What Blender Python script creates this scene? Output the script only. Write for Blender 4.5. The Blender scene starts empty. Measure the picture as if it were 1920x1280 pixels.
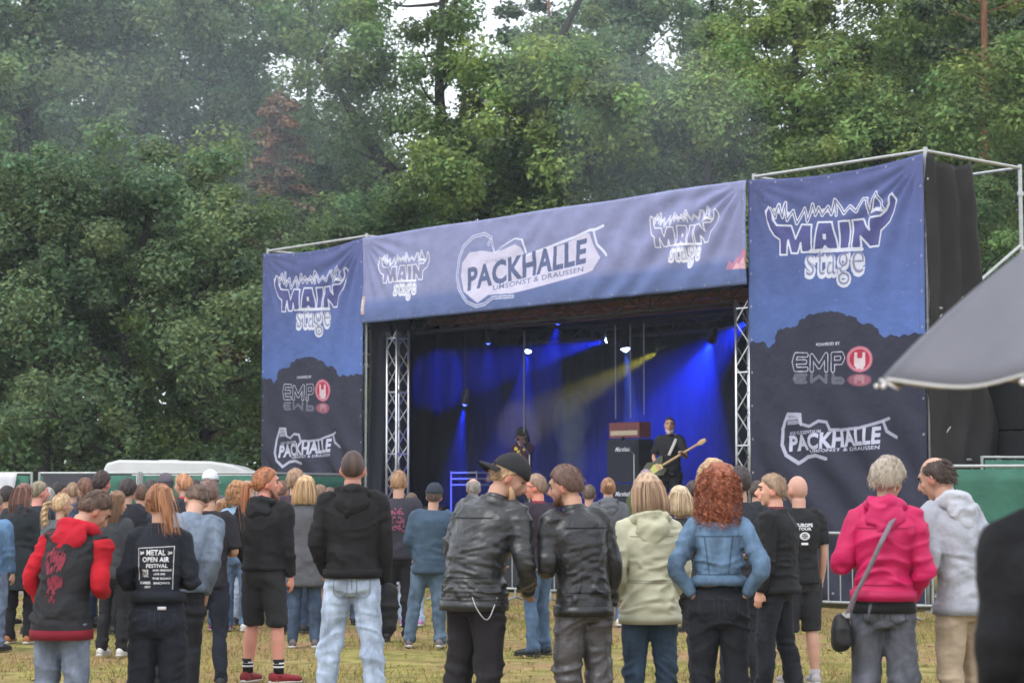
import bpy, math, random
import numpy as np
from mathutils import Vector, Matrix
from mathutils.bvhtree import BVHTree

# ------------------------------------------------------------ camera, light, exposure
scene = bpy.context.scene
COL = scene.collection
R = math.radians
EYE = 1.55                     # eye height of the photographer
LENS = 73.1
PITCH = math.atan(295 / 3900)

cam_data = bpy.data.cameras.new('camera')
cam = bpy.data.objects.new('camera', cam_data)
COL.objects.link(cam)
cam.location = (0, 0, EYE)
cam.rotation_euler = (R(90) + PITCH, 0, 0)
cam_data.lens = LENS
cam_data.sensor_width = 36
cam_data.clip_start = 0.2
cam_data.clip_end = 500
cam_data.dof.use_dof = True
cam_data.dof.focus_distance = 19
cam_data.dof.aperture_fstop = 4.2
scene.camera = cam

world = bpy.data.worlds.new('World')
scene.world = world
world.use_nodes = True
wn = world.node_tree
wn.nodes.clear()
wo = wn.nodes.new('ShaderNodeOutputWorld')
bg = wn.nodes.new('ShaderNodeBackground')
sky = wn.nodes.new('ShaderNodeTexSky')
sky.sky_type = 'NISHITA'
sky.sun_disc = False
sky.sun_elevation = R(52)
sky.sun_rotation = R(-140)
sky.air_density = 1.0
sky.dust_density = 2.0
mix = wn.nodes.new('ShaderNodeMixRGB')      # the cloud deck in front of the blue
mix.inputs['Fac'].default_value = 0.85
mix.inputs['Color2'].default_value = (8.6, 9.0, 9.6, 1)
wn.links.new(sky.outputs[0], mix.inputs['Color1'])
wn.links.new(mix.outputs[0], bg.inputs['Color'])
bg.inputs['Strength'].default_value = 0.15
wn.links.new(bg.outputs[0], wo.inputs['Surface'])

sun_data = bpy.data.lights.new('sun', 'SUN')
sun_data.energy = 1.1
sun_data.angle = R(24)
sun_data.color = (1.0, 0.97, 0.92)
sun = bpy.data.objects.new('sun', sun_data)
COL.objects.link(sun)
# light falls from behind the camera's left shoulder
_az, _el = R(-140), R(52)
_d = Vector((math.sin(_az) * math.cos(_el), math.cos(_az) * math.cos(_el), math.sin(_el)))
sun.rotation_euler = (-_d).to_track_quat('-Z', 'Y').to_euler()

scene.view_settings.view_transform = 'Standard'
scene.view_settings.look = 'None'
scene.view_settings.exposure = 0.58
scene.view_settings.gamma = 1.0
scene.view_settings.use_curve_mapping = False
cy = scene.cycles
cy.use_denoising = True
cy.max_bounces = 5
cy.diffuse_bounces = 3
cy.glossy_bounces = 2
cy.transmission_bounces = 3
cy.transparent_max_bounces = 8
cy.volume_bounces = 0
cy.caustics_reflective = False
cy.caustics_refractive = False
cy.sample_clamp_indirect = 4

# ------------------------------------------------------------ small helpers
rng = np.random.default_rng(7)


def hash3(ix, iy, iz, seed):
    h = (ix * 374761393 + iy * 668265263 + iz * 2147483647 + seed * 974634777) & 0xffffffff
    h = ((h ^ (h >> 13)) * 1274126177) & 0xffffffff
    h = h ^ (h >> 16)
    return (h & 0xffff) / 65535.0 * 2 - 1


def vnoise(p, seed=0):
    """smooth value noise in -1..1 at the rows of p"""
    p = np.asarray(p, float)
    i = np.floor(p).astype(np.int64)
    f = p - i
    f = f * f * (3 - 2 * f)
    out = 0
    for dx in (0, 1):
        wx = f[:, 0] if dx else 1 - f[:, 0]
        for dy in (0, 1):
            wy = f[:, 1] if dy else 1 - f[:, 1]
            for dz in (0, 1):
                wz = f[:, 2] if dz else 1 - f[:, 2]
                out = out + wx * wy * wz * hash3(i[:, 0] + dx, i[:, 1] + dy, i[:, 2] + dz, seed)
    return out


def ssf(x):
    x = np.clip(x, 0, 1)
    return x * x * (3 - 2 * x)


def set_smooth(me, flag=True):
    me.polygons.foreach_set('use_smooth', [flag] * len(me.polygons))


def mesh_from(verts, faces, name='mesh', smooth=False):
    me = bpy.data.meshes.new(name)
    verts = np.asarray(verts, float)
    if isinstance(faces, np.ndarray):
        n, k = faces.shape
        me.vertices.add(len(verts))
        me.vertices.foreach_set('co', verts.ravel())
        me.loops.add(n * k)
        me.loops.foreach_set('vertex_index', faces.ravel().astype(np.int32))
        me.polygons.add(n)
        me.polygons.foreach_set('loop_start', np.arange(0, n * k, k, dtype=np.int32))
        me.update(calc_edges=True)
    else:
        me.from_pydata([tuple(v) for v in verts], [], faces)
        me.update()
    if smooth:
        set_smooth(me)
    return me


def link(name, me, mat=None, parent=None, loc=None, rot=None):
    o = bpy.data.objects.new(name, me)
    COL.objects.link(o)
    if mat is not None and me is not None and not me.materials:
        me.materials.append(mat)
    if parent is not None:
        o.parent = parent
    if loc is not None:
        o.location = loc
    if rot is not None:
        o.rotation_euler = rot
    return o


def tag(o, label=None, cat=None, group=None, kind=None):
    if label:
        o['label'] = label
    if cat:
        o['category'] = cat
    if group:
        o['group'] = group
    if kind:
        o['kind'] = kind
    return o


def thing(name, label, cat, loc=(0, 0, 0), rotz=0, group=None):
    o = bpy.data.objects.new(name, None)
    o.empty_display_size = 0.2
    COL.objects.link(o)
    o.location = loc
    o.rotation_euler = (0, 0, rotz)
    return tag(o, label, cat, group)


def copy_tree(o, parent=None):
    c = o.copy()
    COL.objects.link(c)
    if parent is not None:
        c.parent = parent
    for ch in list(o.children):
        copy_tree(ch, c)
    return c


class MB:
    """collects closed solids: boxes, lofted tubes, ellipsoids"""

    def __init__(self):
        self.v, self.f, self.w, self.n = [], [], [], 0

    def add(self, verts, faces, bw=None):
        verts = np.asarray(verts, float)
        self.v.append(verts)
        self.f += [tuple(i + self.n for i in f) for f in faces]
        self.w.append(np.full(len(verts), -1.0 if bw is None else bw))
        self.n += len(verts)
        return self

    def box(self, c, s, rz=0.0):
        c = np.array(c, float)
        h = np.array(s, float) / 2
        p = np.array([(x, y, z) for x in (-1, 1) for y in (-1, 1) for z in (-1, 1)]) * h
        if rz:
            ca, sa = math.cos(rz), math.sin(rz)
            p = np.stack([p[:, 0] * ca - p[:, 1] * sa, p[:, 0] * sa + p[:, 1] * ca, p[:, 2]], 1)
        return self.add(p + c, [(0, 1, 3, 2), (4, 6, 7, 5), (0, 4, 5, 1), (2, 3, 7, 6), (0, 2, 6, 4), (1, 5, 7, 3)])

    def tube(self, pts, rx, ry=None, n=12, hint=None, sub=3, bw=None, ex=2.0):
        pts = np.asarray(pts, float)
        m = len(pts)
        rx = np.broadcast_to(np.asarray(rx, float), (m,)).copy()
        ry = rx if ry is None else np.broadcast_to(np.asarray(ry, float), (m,)).copy()
        if sub > 1 and m > 2:
            t = np.arange(m)
            tt = np.linspace(0, m - 1, (m - 1) * sub + 1)
            q = np.zeros((len(tt), 5))
            src = np.column_stack([pts, rx, ry])
            ext = np.vstack([2 * src[0] - src[1], src, 2 * src[-1] - src[-2]])
            for k, x in enumerate(tt):
                i = min(int(x), m - 2)
                u = x - i
                p0, p1, p2, p3 = ext[i], ext[i + 1], ext[i + 2], ext[i + 3]
                q[k] = 0.5 * (2 * p1 + (p2 - p0) * u + (2 * p0 - 5 * p1 + 4 * p2 - p3) * u * u + (3 * p1 - p0 - 3 * p2 + p3) * u ** 3)
            pts, rx, ry = q[:, :3], np.abs(q[:, 3]), np.abs(q[:, 4])
            m = len(pts)
        d = np.gradient(pts, axis=0)
        d /= np.linalg.norm(d, axis=1)[:, None] + 1e-12
        carried = hint is None
        if hint is None:
            md = np.abs(pts[-1] - pts[0])
            hint = np.eye(3)[int(np.argmin(md))]
        hint = np.array(hint, float)
        if carried:          # carry the first frame along the path so that it never flips
            a = np.zeros_like(d)
            h0 = np.eye(3)[int(np.argmin(np.abs(d[0])))]
            a[0] = h0 - d[0] * (h0 @ d[0])
            a[0] /= np.linalg.norm(a[0])
            for i in range(1, m):
                q = a[i - 1] - d[i] * (a[i - 1] @ d[i])
                a[i] = q / (np.linalg.norm(q) + 1e-12)
        else:
            a = hint[None] - d * (d @ hint)[:, None]
            a /= np.linalg.norm(a, axis=1)[:, None] + 1e-12
        b = np.cross(d, a)
        th = np.linspace(0, 2 * math.pi, n, endpoint=False)
        c, s = np.cos(th), np.sin(th)
        if ex != 2.0:
            c = np.sign(c) * np.abs(c) ** (2 / ex)
            s = np.sign(s) * np.abs(s) ** (2 / ex)
        ring = pts[:, None] + a[:, None] * (rx[:, None] * c)[..., None] + b[:, None] * (ry[:, None] * s)[..., None]
        v = ring.reshape(-1, 3)
        f = []
        for i in range(m - 1):
            for j in range(n):
                k = (j + 1) % n
                f.append((i * n + j, i * n + k, (i + 1) * n + k, (i + 1) * n + j))
        f.append(tuple(range(n))[::-1])
        f.append(tuple((m - 1) * n + j for j in range(n)))
        return self.add(v, f, bw)

    def ball(self, c, r, n=14, bw=None):
        r = np.broadcast_to(np.asarray(r, float), (3,))
        v = [(0, 0, -1)]
        h = n // 2
        for i in range(1, h):
            a = math.pi * i / h
            for j in range(n):
                b = 2 * math.pi * j / n
                v.append((math.sin(a) * math.cos(b), math.sin(a) * math.sin(b), -math.cos(a)))
        v.append((0, 0, 1))
        f = [(0, 1 + (j + 1) % n, 1 + j) for j in range(n)]
        for i in range(h - 2):
            for j in range(n):
                a, b = 1 + i * n + j, 1 + i * n + (j + 1) % n
                f.append((a, b, b + n, a + n))
        last = len(v) - 1
        o = 1 + (h - 2) * n
        f += [(last, o + j, o + (j + 1) % n) for j in range(n)]
        return self.add(np.array(v) * r + np.array(c), f, bw)

    def verts(self):
        return np.vstack(self.v)

    def weights(self):
        return np.concatenate(self.w)

    def mesh(self, name='mesh', smooth=False):
        return mesh_from(self.verts(), self.f, name, smooth)

    def build(self, name, mat, parent=None, smooth=False, **k):
        return link(name, self.mesh(name, smooth), mat, parent, **k)


# ------------------------------------------------------------ materials
MATS = {}


def material(key, color, rough=0.8, metal=0.0, noise=0.0, nscale=8.0, bump=0.0, bscale=40.0, spec=0.3,
             stretch=(1, 1, 1), sheen=0.0, trans=0.0, attr=None, color2=None, emit=None, estr=0.0, coat=0.0, bdist=0.01):
    if key in MATS:
        return MATS[key]
    m = bpy.data.materials.new(key)
    m.use_nodes = True
    nt = m.node_tree
    b = nt.nodes['Principled BSDF']
    b.inputs['Roughness'].default_value = rough
    b.inputs['Metallic'].default_value = metal
    b.inputs['Specular IOR Level'].default_value = spec
    b.inputs['Coat Weight'].default_value = coat
    if sheen:
        b.inputs['Sheen Weight'].default_value = sheen
    tc = nt.nodes.new('ShaderNodeTexCoord')
    mp = nt.nodes.new('ShaderNodeMapping')
    mp.inputs['Scale'].default_value = stretch
    nt.links.new(tc.outputs['Object'], mp.inputs['Vector'])
    col = None
    if noise or color2:
        nz = nt.nodes.new('ShaderNodeTexNoise')
        nz.inputs['Scale'].default_value = nscale
        nz.inputs['Detail'].default_value = 6
        nz.inputs['Roughness'].default_value = 0.6
        nt.links.new(mp.outputs[0], nz.inputs['Vector'])
        cr = nt.nodes.new('ShaderNodeValToRGB')
        c2 = color2 or tuple(min(1, c * (1 + noise)) for c in color)
        c1 = color if color2 else tuple(c * (1 - noise) for c in color)
        cr.color_ramp.elements[0].position = 0.3
        cr.color_ramp.elements[1].position = 0.7
        cr.color_ramp.elements[0].color = (*c1, 1)
        cr.color_ramp.elements[1].color = (*c2, 1)
        nt.links.new(nz.outputs['Fac'], cr.inputs[0])
        col = cr.outputs[0]
    if attr:
        at = nt.nodes.new('ShaderNodeAttribute')
        at.attribute_name = attr
        mm = nt.nodes.new('ShaderNodeMixRGB')
        mm.blend_type = 'MULTIPLY'
        mm.inputs[0].default_value = 1
        if col is not None:
            nt.links.new(col, mm.inputs[1])
        else:
            mm.inputs[1].default_value = (*color, 1)
        nt.links.new(at.outputs['Color'], mm.inputs[2])
        col = mm.outputs[0]
    if col is not None:
        nt.links.new(col, b.inputs['Base Color'])
    else:
        b.inputs['Base Color'].default_value = (*color, 1)
    if bump:
        bz = nt.nodes.new('ShaderNodeTexNoise')
        bz.inputs['Scale'].default_value = bscale
        bz.inputs['Detail'].default_value = 5
        nt.links.new(mp.outputs[0], bz.inputs['Vector'])
        bp = nt.nodes.new('ShaderNodeBump')
        bp.inputs['Strength'].default_value = bump
        bp.inputs['Distance'].default_value = bdist
        nt.links.new(bz.outputs['Fac'], bp.inputs['Height'])
        nt.links.new(bp.outputs[0], b.inputs['Normal'])
    if emit:
        b.inputs['Emission Color'].default_value = (*emit, 1)
        b.inputs['Emission Strength'].default_value = estr
    if trans:
        tr = nt.nodes.new('ShaderNodeBsdfTranslucent')
        if col is not None:
            nt.links.new(col, tr.inputs['Color'])
        else:
            tr.inputs['Color'].default_value = (*color, 1)
        ms = nt.nodes.new('ShaderNodeMixShader')
        ms.inputs[0].default_value = trans
        out = nt.nodes['Material Output']
        nt.links.new(b.outputs[0], ms.inputs[1])
        nt.links.new(tr.outputs[0], ms.inputs[2])
        nt.links.new(ms.outputs[0], out.inputs['Surface'])
    MATS[key] = m
    return m


def bar(mb, a, b, r, n=8):
    return mb.tube([a, b], [r, r], n=n, sub=1)


# the stage's own axes: origin at the foot of the far (left) front corner,
# local x along the front towards the near corner, local y into the stage
SO = Vector((-4.87, 40.4, 0.0))
SA = math.atan2(-0.745, 0.667)
SU = Vector((math.cos(SA), math.sin(SA), 0))
SW = Vector((-math.sin(SA), math.cos(SA), 0))


def st(u, w, z=0.0):
    return SO + SU * u + SW * w + Vector((0, 0, z))

# ------------------------------------------------------------ ground
def build_ground():
    xs = np.concatenate([[-300, -120, -60], np.linspace(-30, 30, 121), [60, 120, 300]])
    ys = np.concatenate([[-60, -10], np.linspace(2, 60, 117), [80, 120, 200, 400]])
    X, Y = np.meshgrid(xs, ys)
    p = np.column_stack([X.ravel(), Y.ravel(), np.zeros(X.size)])
    near = (np.abs(p[:, 0]) < 30) & (p[:, 1] < 60) & (p[:, 1] > 1)
    p[:, 2] = np.where(near, 0.02 * vnoise(p * 0.5, 3) + 0.008 * vnoise(p * 2.1, 4) - 0.012, -0.02)
    nx, ny = len(xs), len(ys)
    i = (np.arange(ny - 1)[:, None] * nx + np.arange(nx - 1)[None]).ravel()
    f = np.stack([i, i + 1, i + 1 + nx, i + nx], 1)
    me = mesh_from(p, f, 'ground', True)
    m = bpy.data.materials.new('meadow')
    m.use_nodes = True
    nt = m.node_tree
    b = nt.nodes['Principled BSDF']
    b.inputs['Roughness'].default_value = 0.95
    b.inputs['Specular IOR Level'].default_value = 0.1
    tc = nt.nodes.new('ShaderNodeTexCoord')

    def nz(scale, detail=6, st_=(1, 1, 1)):
        mp = nt.nodes.new('ShaderNodeMapping')
        mp.inputs['Scale'].default_value = st_
        nt.links.new(tc.outputs['Object'], mp.inputs[0])
        n = nt.nodes.new('ShaderNodeTexNoise')
        n.inputs['Scale'].default_value = scale
        n.inputs['Detail'].default_value = detail
        nt.links.new(mp.outputs[0], n.inputs['Vector'])
        return n.outputs['Fac']

    def ramp(src, a, c1, bb, c2):
        r = nt.nodes.new('ShaderNodeValToRGB')
        r.color_ramp.elements[0].position = a
        r.color_ramp.elements[0].color = (*c1, 1)
        r.color_ramp.elements[1].position = bb
        r.color_ramp.elements[1].color = (*c2, 1)
        nt.links.new(src, r.inputs[0])
        return r.outputs[0]
    g = ramp(nz(3.5), 0.35, (0.13, 0.125, 0.035), 0.65, (0.31, 0.265, 0.09))
    d = ramp(nz(9), 0.3, (0.17, 0.10, 0.05), 0.7, (0.36, 0.24, 0.13))
    fac = ramp(nz(0.55, 8), 0.43, (0, 0, 0), 0.62, (1, 1, 1))
    mx = nt.nodes.new('ShaderNodeMixRGB')
    nt.links.new(fac, mx.inputs[0])
    nt.links.new(g, mx.inputs[1])
    nt.links.new(d, mx.inputs[2])
    nt.links.new(mx.outputs[0], b.inputs['Base Color'])
    bp = nt.nodes.new('ShaderNodeBump')
    bp.inputs['Strength'].default_value = 0.8
    bp.inputs['Distance'].default_value = 0.03
    nt.links.new(nz(28), bp.inputs['Height'])
    nt.links.new(bp.outputs[0], b.inputs['Normal'])
    tag(link('ground', me, m), kind='structure')


def build_grass():
    n = 90000
    y = 9 + 27 * rng.random(n) ** 1.15
    x = (rng.random(n) - 0.5) * (0.55 * y + 1)
    p = np.column_stack([x, y, np.zeros(n)])
    keep = vnoise(p * 0.8, 11) + 0.5 * vnoise(p * 3, 12) + rng.normal(0, .25, n) > -0.12
    p = p[keep]
    n = len(p)
    h = rng.uniform(0.015, 0.055, n)
    a = rng.random(n) * 2 * math.pi
    w = rng.uniform(0.004, 0.010, n)
    lean = rng.normal(0, 0.03, (n, 2))
    c, s = np.cos(a) * w, np.sin(a) * w
    v = np.zeros((n, 3, 3))
    v[:, 0] = p - np.column_stack([c, s, np.full(n, 0.02)])
    v[:, 1] = p + np.column_stack([c, s, np.full(n, -0.02)])
    v[:, 2] = p + np.column_stack([lean, h])
    me = mesh_from(v.reshape(-1, 3), np.arange(n * 3).reshape(n, 3), 'grass')
    tint = np.repeat(rng.uniform(0.6, 1.5, n), 3)
    hue = np.repeat(rng.random(n), 3)
    col = np.column_stack([tint * (0.8 + 0.7 * hue), tint, tint * (0.7 + 0.6 * hue), np.ones(len(tint))])
    at = me.color_attributes.new('tint', 'FLOAT_COLOR', 'POINT')
    at.data.foreach_set('color', col.ravel())
    tag(link('grass', me, material('grass_blade', (0.25, 0.24, 0.08), 0.8, attr='tint', trans=0.35)),
        'short dry yellowish grass trodden by the crowd', 'grass', kind='stuff')


def build_litter():
    r = np.random.default_rng(12)
    n = 2600
    y = 10 + 24 * r.random(n) ** 1.1
    x = (r.random(n) - 0.5) * (0.55 * y + 1)
    p = np.column_stack([x, y, np.full(n, 0.012)])
    a = r.random(n) * 6.28
    t = np.column_stack([np.cos(a), np.sin(a), r.normal(0, 0.25, n)])
    b = np.column_stack([-np.sin(a), np.cos(a), r.normal(0, 0.25, n)])
    s = r.uniform(0.012, 0.035, n)[:, None]
    v = np.stack([p - t * s, p + b * s * 0.6, p + t * s, p - b * s * 0.6], 1)
    v[:, :, 2] = np.maximum(v[:, :, 2], 0.004)
    me = mesh_from(v.reshape(-1, 3), np.arange(n * 4).reshape(n, 4), 'litter')
    k = np.repeat(r.uniform(0.4, 1.8, n), 4)
    me.color_attributes.new('tint', 'FLOAT_COLOR', 'POINT').data.foreach_set('color', np.column_stack([k, k, k, k * 0 + 1]).ravel())
    tag(link('leaf_litter', me, material('dry_leaf', (0.20, 0.12, 0.06), 0.8, attr='tint')), 'dry brown leaves and crumbs scattered over the trodden meadow', 'leaf litter', kind='stuff')


# ------------------------------------------------------------ trees
def leaf_mesh(cen, rad, per, size, seed, flat=0.78, droop=0.0, tint_amp=0.45):
    r = np.random.default_rng(seed)
    nc = len(cen)
    idx = np.repeat(np.arange(nc), per)
    n = len(idx)
    d = r.normal(0, 1, (n, 3))
    d /= np.linalg.norm(d, axis=1)[:, None]
    rr = r.random(n) ** 0.45
    off = d * rr[:, None] * rad[idx][:, None]
    off[:, 2] *= flat
    # ragged clump edge
    off *= (1 + 0.35 * vnoise(cen[idx] * 3 + d * 1.7, seed))[:, None]
    p = cen[idx] + off
    p[:, 2] -= droop * np.linalg.norm(off[:, :2], axis=1)
    nrm = d * 0.7 + r.normal(0, 0.55, (n, 3)) + np.array([0, 0, 0.75])
    nrm /= np.linalg.norm(nrm, axis=1)[:, None]
    t = r.normal(0, 1, (n, 3))
    t -= nrm * np.sum(t * nrm, 1)[:, None]
    t /= np.linalg.norm(t, axis=1)[:, None]
    b = np.cross(nrm, t)
    s = (size * r.uniform(0.55, 1.25, n))[:, None]
    v = np.stack([p - t * s, p + b * s * 0.55, p + t * s, p - b * s * 0.55], 1)
    v[:, 1] -= nrm * s * 0.2
    v[:, 3] -= nrm * s * 0.2
    me = mesh_from(v.reshape(-1, 3), np.arange(n * 4).reshape(n, 4), 'crown')
    ct = 1 + tint_amp * r.uniform(-1, 1, nc)
    ch = r.uniform(-1, 1, nc)
    tt = np.repeat(ct[idx] * r.uniform(0.7, 1.35, n), 4)
    hh = np.repeat(ch[idx] * 0.13 + r.normal(0, 0.08, n), 4)
    col = np.column_stack([tt * (1 + hh), tt, tt * (1 - 0.8 * hh), np.ones(len(tt))])
    at = me.color_attributes.new('tint', 'FLOAT_COLOR', 'POINT')
    at.data.foreach_set('color', np.clip(col, 0.05, 4).ravel())
    return me


def broadleaf(seed, H, base, spread, nlimb, per, size, tr=0.2, clump=0.95, fork=False):
    """trunk mesh and crown mesh of one broadleaved tree"""
    r = np.random.default_rng(seed)
    mb = MB()
    tz = np.linspace(0, H * 0.93, 8)
    wob = np.cumsum(r.normal(0, 0.12, (8, 2)), 0)
    tp = np.column_stack([wob, tz])
    tp[:, :2] -= tp[0, :2]
    trad = tr * (1 - 0.88 * (tz / H)) + 0.02
    trad[0] *= 1.35
    mb.tube(tp, trad, n=9, sub=2)
    cen, rad = [], []

    def at(z):
        return np.array([np.interp(z, tz, tp[:, 0]), np.interp(z, tz, tp[:, 1]), z])
    for k in range(nlimb):
        f = (k + 0.5) / nlimb
        z0 = H * (base + (0.90 - base) * f)
        a = k * 2.4 + r.uniform(-0.5, 0.5)
        prof = math.sin(math.pi * min(1, 0.22 + 0.80 * f)) ** 0.6
        L = spread * prof * r.uniform(0.75, 1.2)
        up = 0.25 + 0.9 * f + r.uniform(-0.15, 0.2)
        s = at(z0)
        dirv = np.array([math.cos(a), math.sin(a), 0])
        pts = [s]
        for q in (0.35, 0.7, 1.0):
            pts.append(s + dirv * L * q + np.array([r.normal(0, 0.15), r.normal(0, 0.15), L * up * q ** 1.3 * 0.7]))
        r0 = 0.45 * np.interp(z0, tz, trad)
        mb.tube(pts, [r0, r0 * 0.65, r0 * 0.4, 0.012], n=6, sub=2)
        pts = np.array(pts)
        nb = max(4, int(L * 2.1))
        for j in range(nb):
            q = r.uniform(0.25, 1.0)
            i = min(2, int(q * 3))
            s2 = pts[i] + (pts[i + 1] - pts[i]) * (q * 3 - i if q < 1 else 1)
            a2 = a + r.uniform(-1.5, 1.5)
            l2 = r.uniform(0.5, 1.0) * (0.4 + 0.28 * L)
            e2 = s2 + np.array([math.cos(a2) * l2, math.sin(a2) * l2, l2 * r.uniform(-0.25, 0.7)])
            mb.tube([s2, (s2 + e2) / 2 + np.array([0, 0, 0.08]), e2], [r0 * 0.3, r0 * 0.2, 0.008], n=4, sub=1)
            cen.append(e2 + r.normal(0, 0.35, 3) * np.array([1, 1, 1.3]))
            rad.append(clump * r.uniform(0.35, 1.2))
            if r.random() < 0.5:
                cen.append((s2 + e2) / 2 + r.normal(0, 0.2, 3))
                rad.append(clump * r.uniform(0.4, 0.8))
    top = at(H * 0.93)
    for _ in range(6):
        cen.append(top + r.normal(0, 0.6, 3) * np.array([1, 1, 0.6]))
        rad.append(clump * r.uniform(0.5, 0.9))
    cen, rad = np.array(cen), np.array(rad)
    return mb.mesh('trunk', True), leaf_mesh(cen, rad, per, size, seed + 100)


def forked_oak(seed):
    """an old oak: short thick bole, three heavy limbs in the open, leaves kept to the outer shell"""
    r = np.random.default_rng(seed)
    mb = MB()
    mb.tube([(0, 0, 0), (0.05, 0, 2.5), (-0.05, 0, 5.0), (0.1, 0, 7.6)], [0.62, 0.46, 0.42, 0.40], n=12)
    cen, rad = [], []
    ends = [((0.1, 0, 7.2), (-1.3, 0.2, 9.6), (-3.0, 0.3, 11.9), (-4.6, 0.5, 14.6)), ((0.1, 0, 7.4), (-0.4, 0, 10.0), (-0.8, -0.2, 13.0), (-0.6, 0, 17.8)),
            ((0.1, 0, 7.4), (0.9, 0.3, 10.2), (2.3, 0.2, 13.6), (4.4, 0, 17.6)), ((0.05, 0, 6.0), (1.6, -0.4, 7.6), (3.4, -0.6, 8.9), (5.2, -0.4, 10.4)),
            ((0.0, 0, 5.4), (-1.6, -0.6, 7.0), (-3.2, -0.9, 7.9), (-4.6, -1.0, 9.0)), ((0.1, 0, 7.0), (0.3, 1.8, 9.0), (0.2, 3.0, 12.0), (0.4, 3.6, 15.0))]
    for e in ends:
        e = np.array(e)
        mb.tube(e, [0.27, 0.22, 0.15, 0.03], n=8, sub=4)
        for j in range(17):
            q = r.uniform(0.30, 1.0) * 3
            i = min(2, int(q))
            s2 = e[i] + (e[i + 1] - e[i]) * (q - i)
            dv = r.normal(0, 1, 3) * np.array([1, 0.9, 0.6])
            dv[2] += 0.25
            dv = dv / np.linalg.norm(dv) * r.uniform(1.0, 2.6)
            e2 = s2 + dv
            mb.tube([s2, (s2 + e2) / 2 + r.normal(0, 0.12, 3), e2], [0.06, 0.04, 0.01], n=5, sub=2)
            cen.append(e2)
            rad.append(r.uniform(0.6, 1.1))
            if r.random() < 0.6:
                cen.append(e2 + r.normal(0, 0.8, 3))
                rad.append(r.uniform(0.45, 0.8))
    return mb.mesh('trunk', True), leaf_mesh(np.array(cen), np.array(rad), 380, 0.092, seed + 100)


def conifer(seed, H, base, spread, dead=False):
    r = np.random.default_rng(seed)
    mb = MB()
    tz = np.linspace(0, H, 7)
    tp = np.column_stack([np.cumsum(r.normal(0, 0.05, (7, 2)), 0), tz])
    mb.tube(tp, 0.20 * (1 - 0.9 * tz / H) + 0.02, n=8, sub=1)
    cen, rad = [], []
    n = int((1 - base) * H * (5 if dead else 3.2))
    for k in range(n):
        f = (k + 0.5) / n
        z0 = H * (base + (0.99 - base) * f)
        a = k * 2.4 + r.uniform(-0.4, 0.4)
        L = spread * ((1 - f) ** 0.7 if dead else math.sin(math.pi * (0.2 + 0.7 * f))) * r.uniform(0.6, 1.1) + 0.2
        s = np.array([np.interp(z0, tz, tp[:, 0]), np.interp(z0, tz, tp[:, 1]), z0])
        e = s + np.array([math.cos(a) * L, math.sin(a) * L, (-0.25 if dead else 0.25) * L])
        mb.tube([s, (s + e) / 2 + np.array([0, 0, 0.06 * L]), e], [0.03, 0.02, 0.006], n=4, sub=1)
        for q in ((0.5, 0.8, 1.0) if dead else (0.8, 1.0)):
            cen.append(s + (e - s) * q)
            rad.append(0.35 if dead else 0.62)
    return mb.mesh('trunk', True), leaf_mesh(np.array(cen), np.array(rad), 60 if dead else 210, 0.10 if dead else 0.11, seed + 100,
                                             flat=0.5, droop=0.5 if dead else 0.0)


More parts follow.
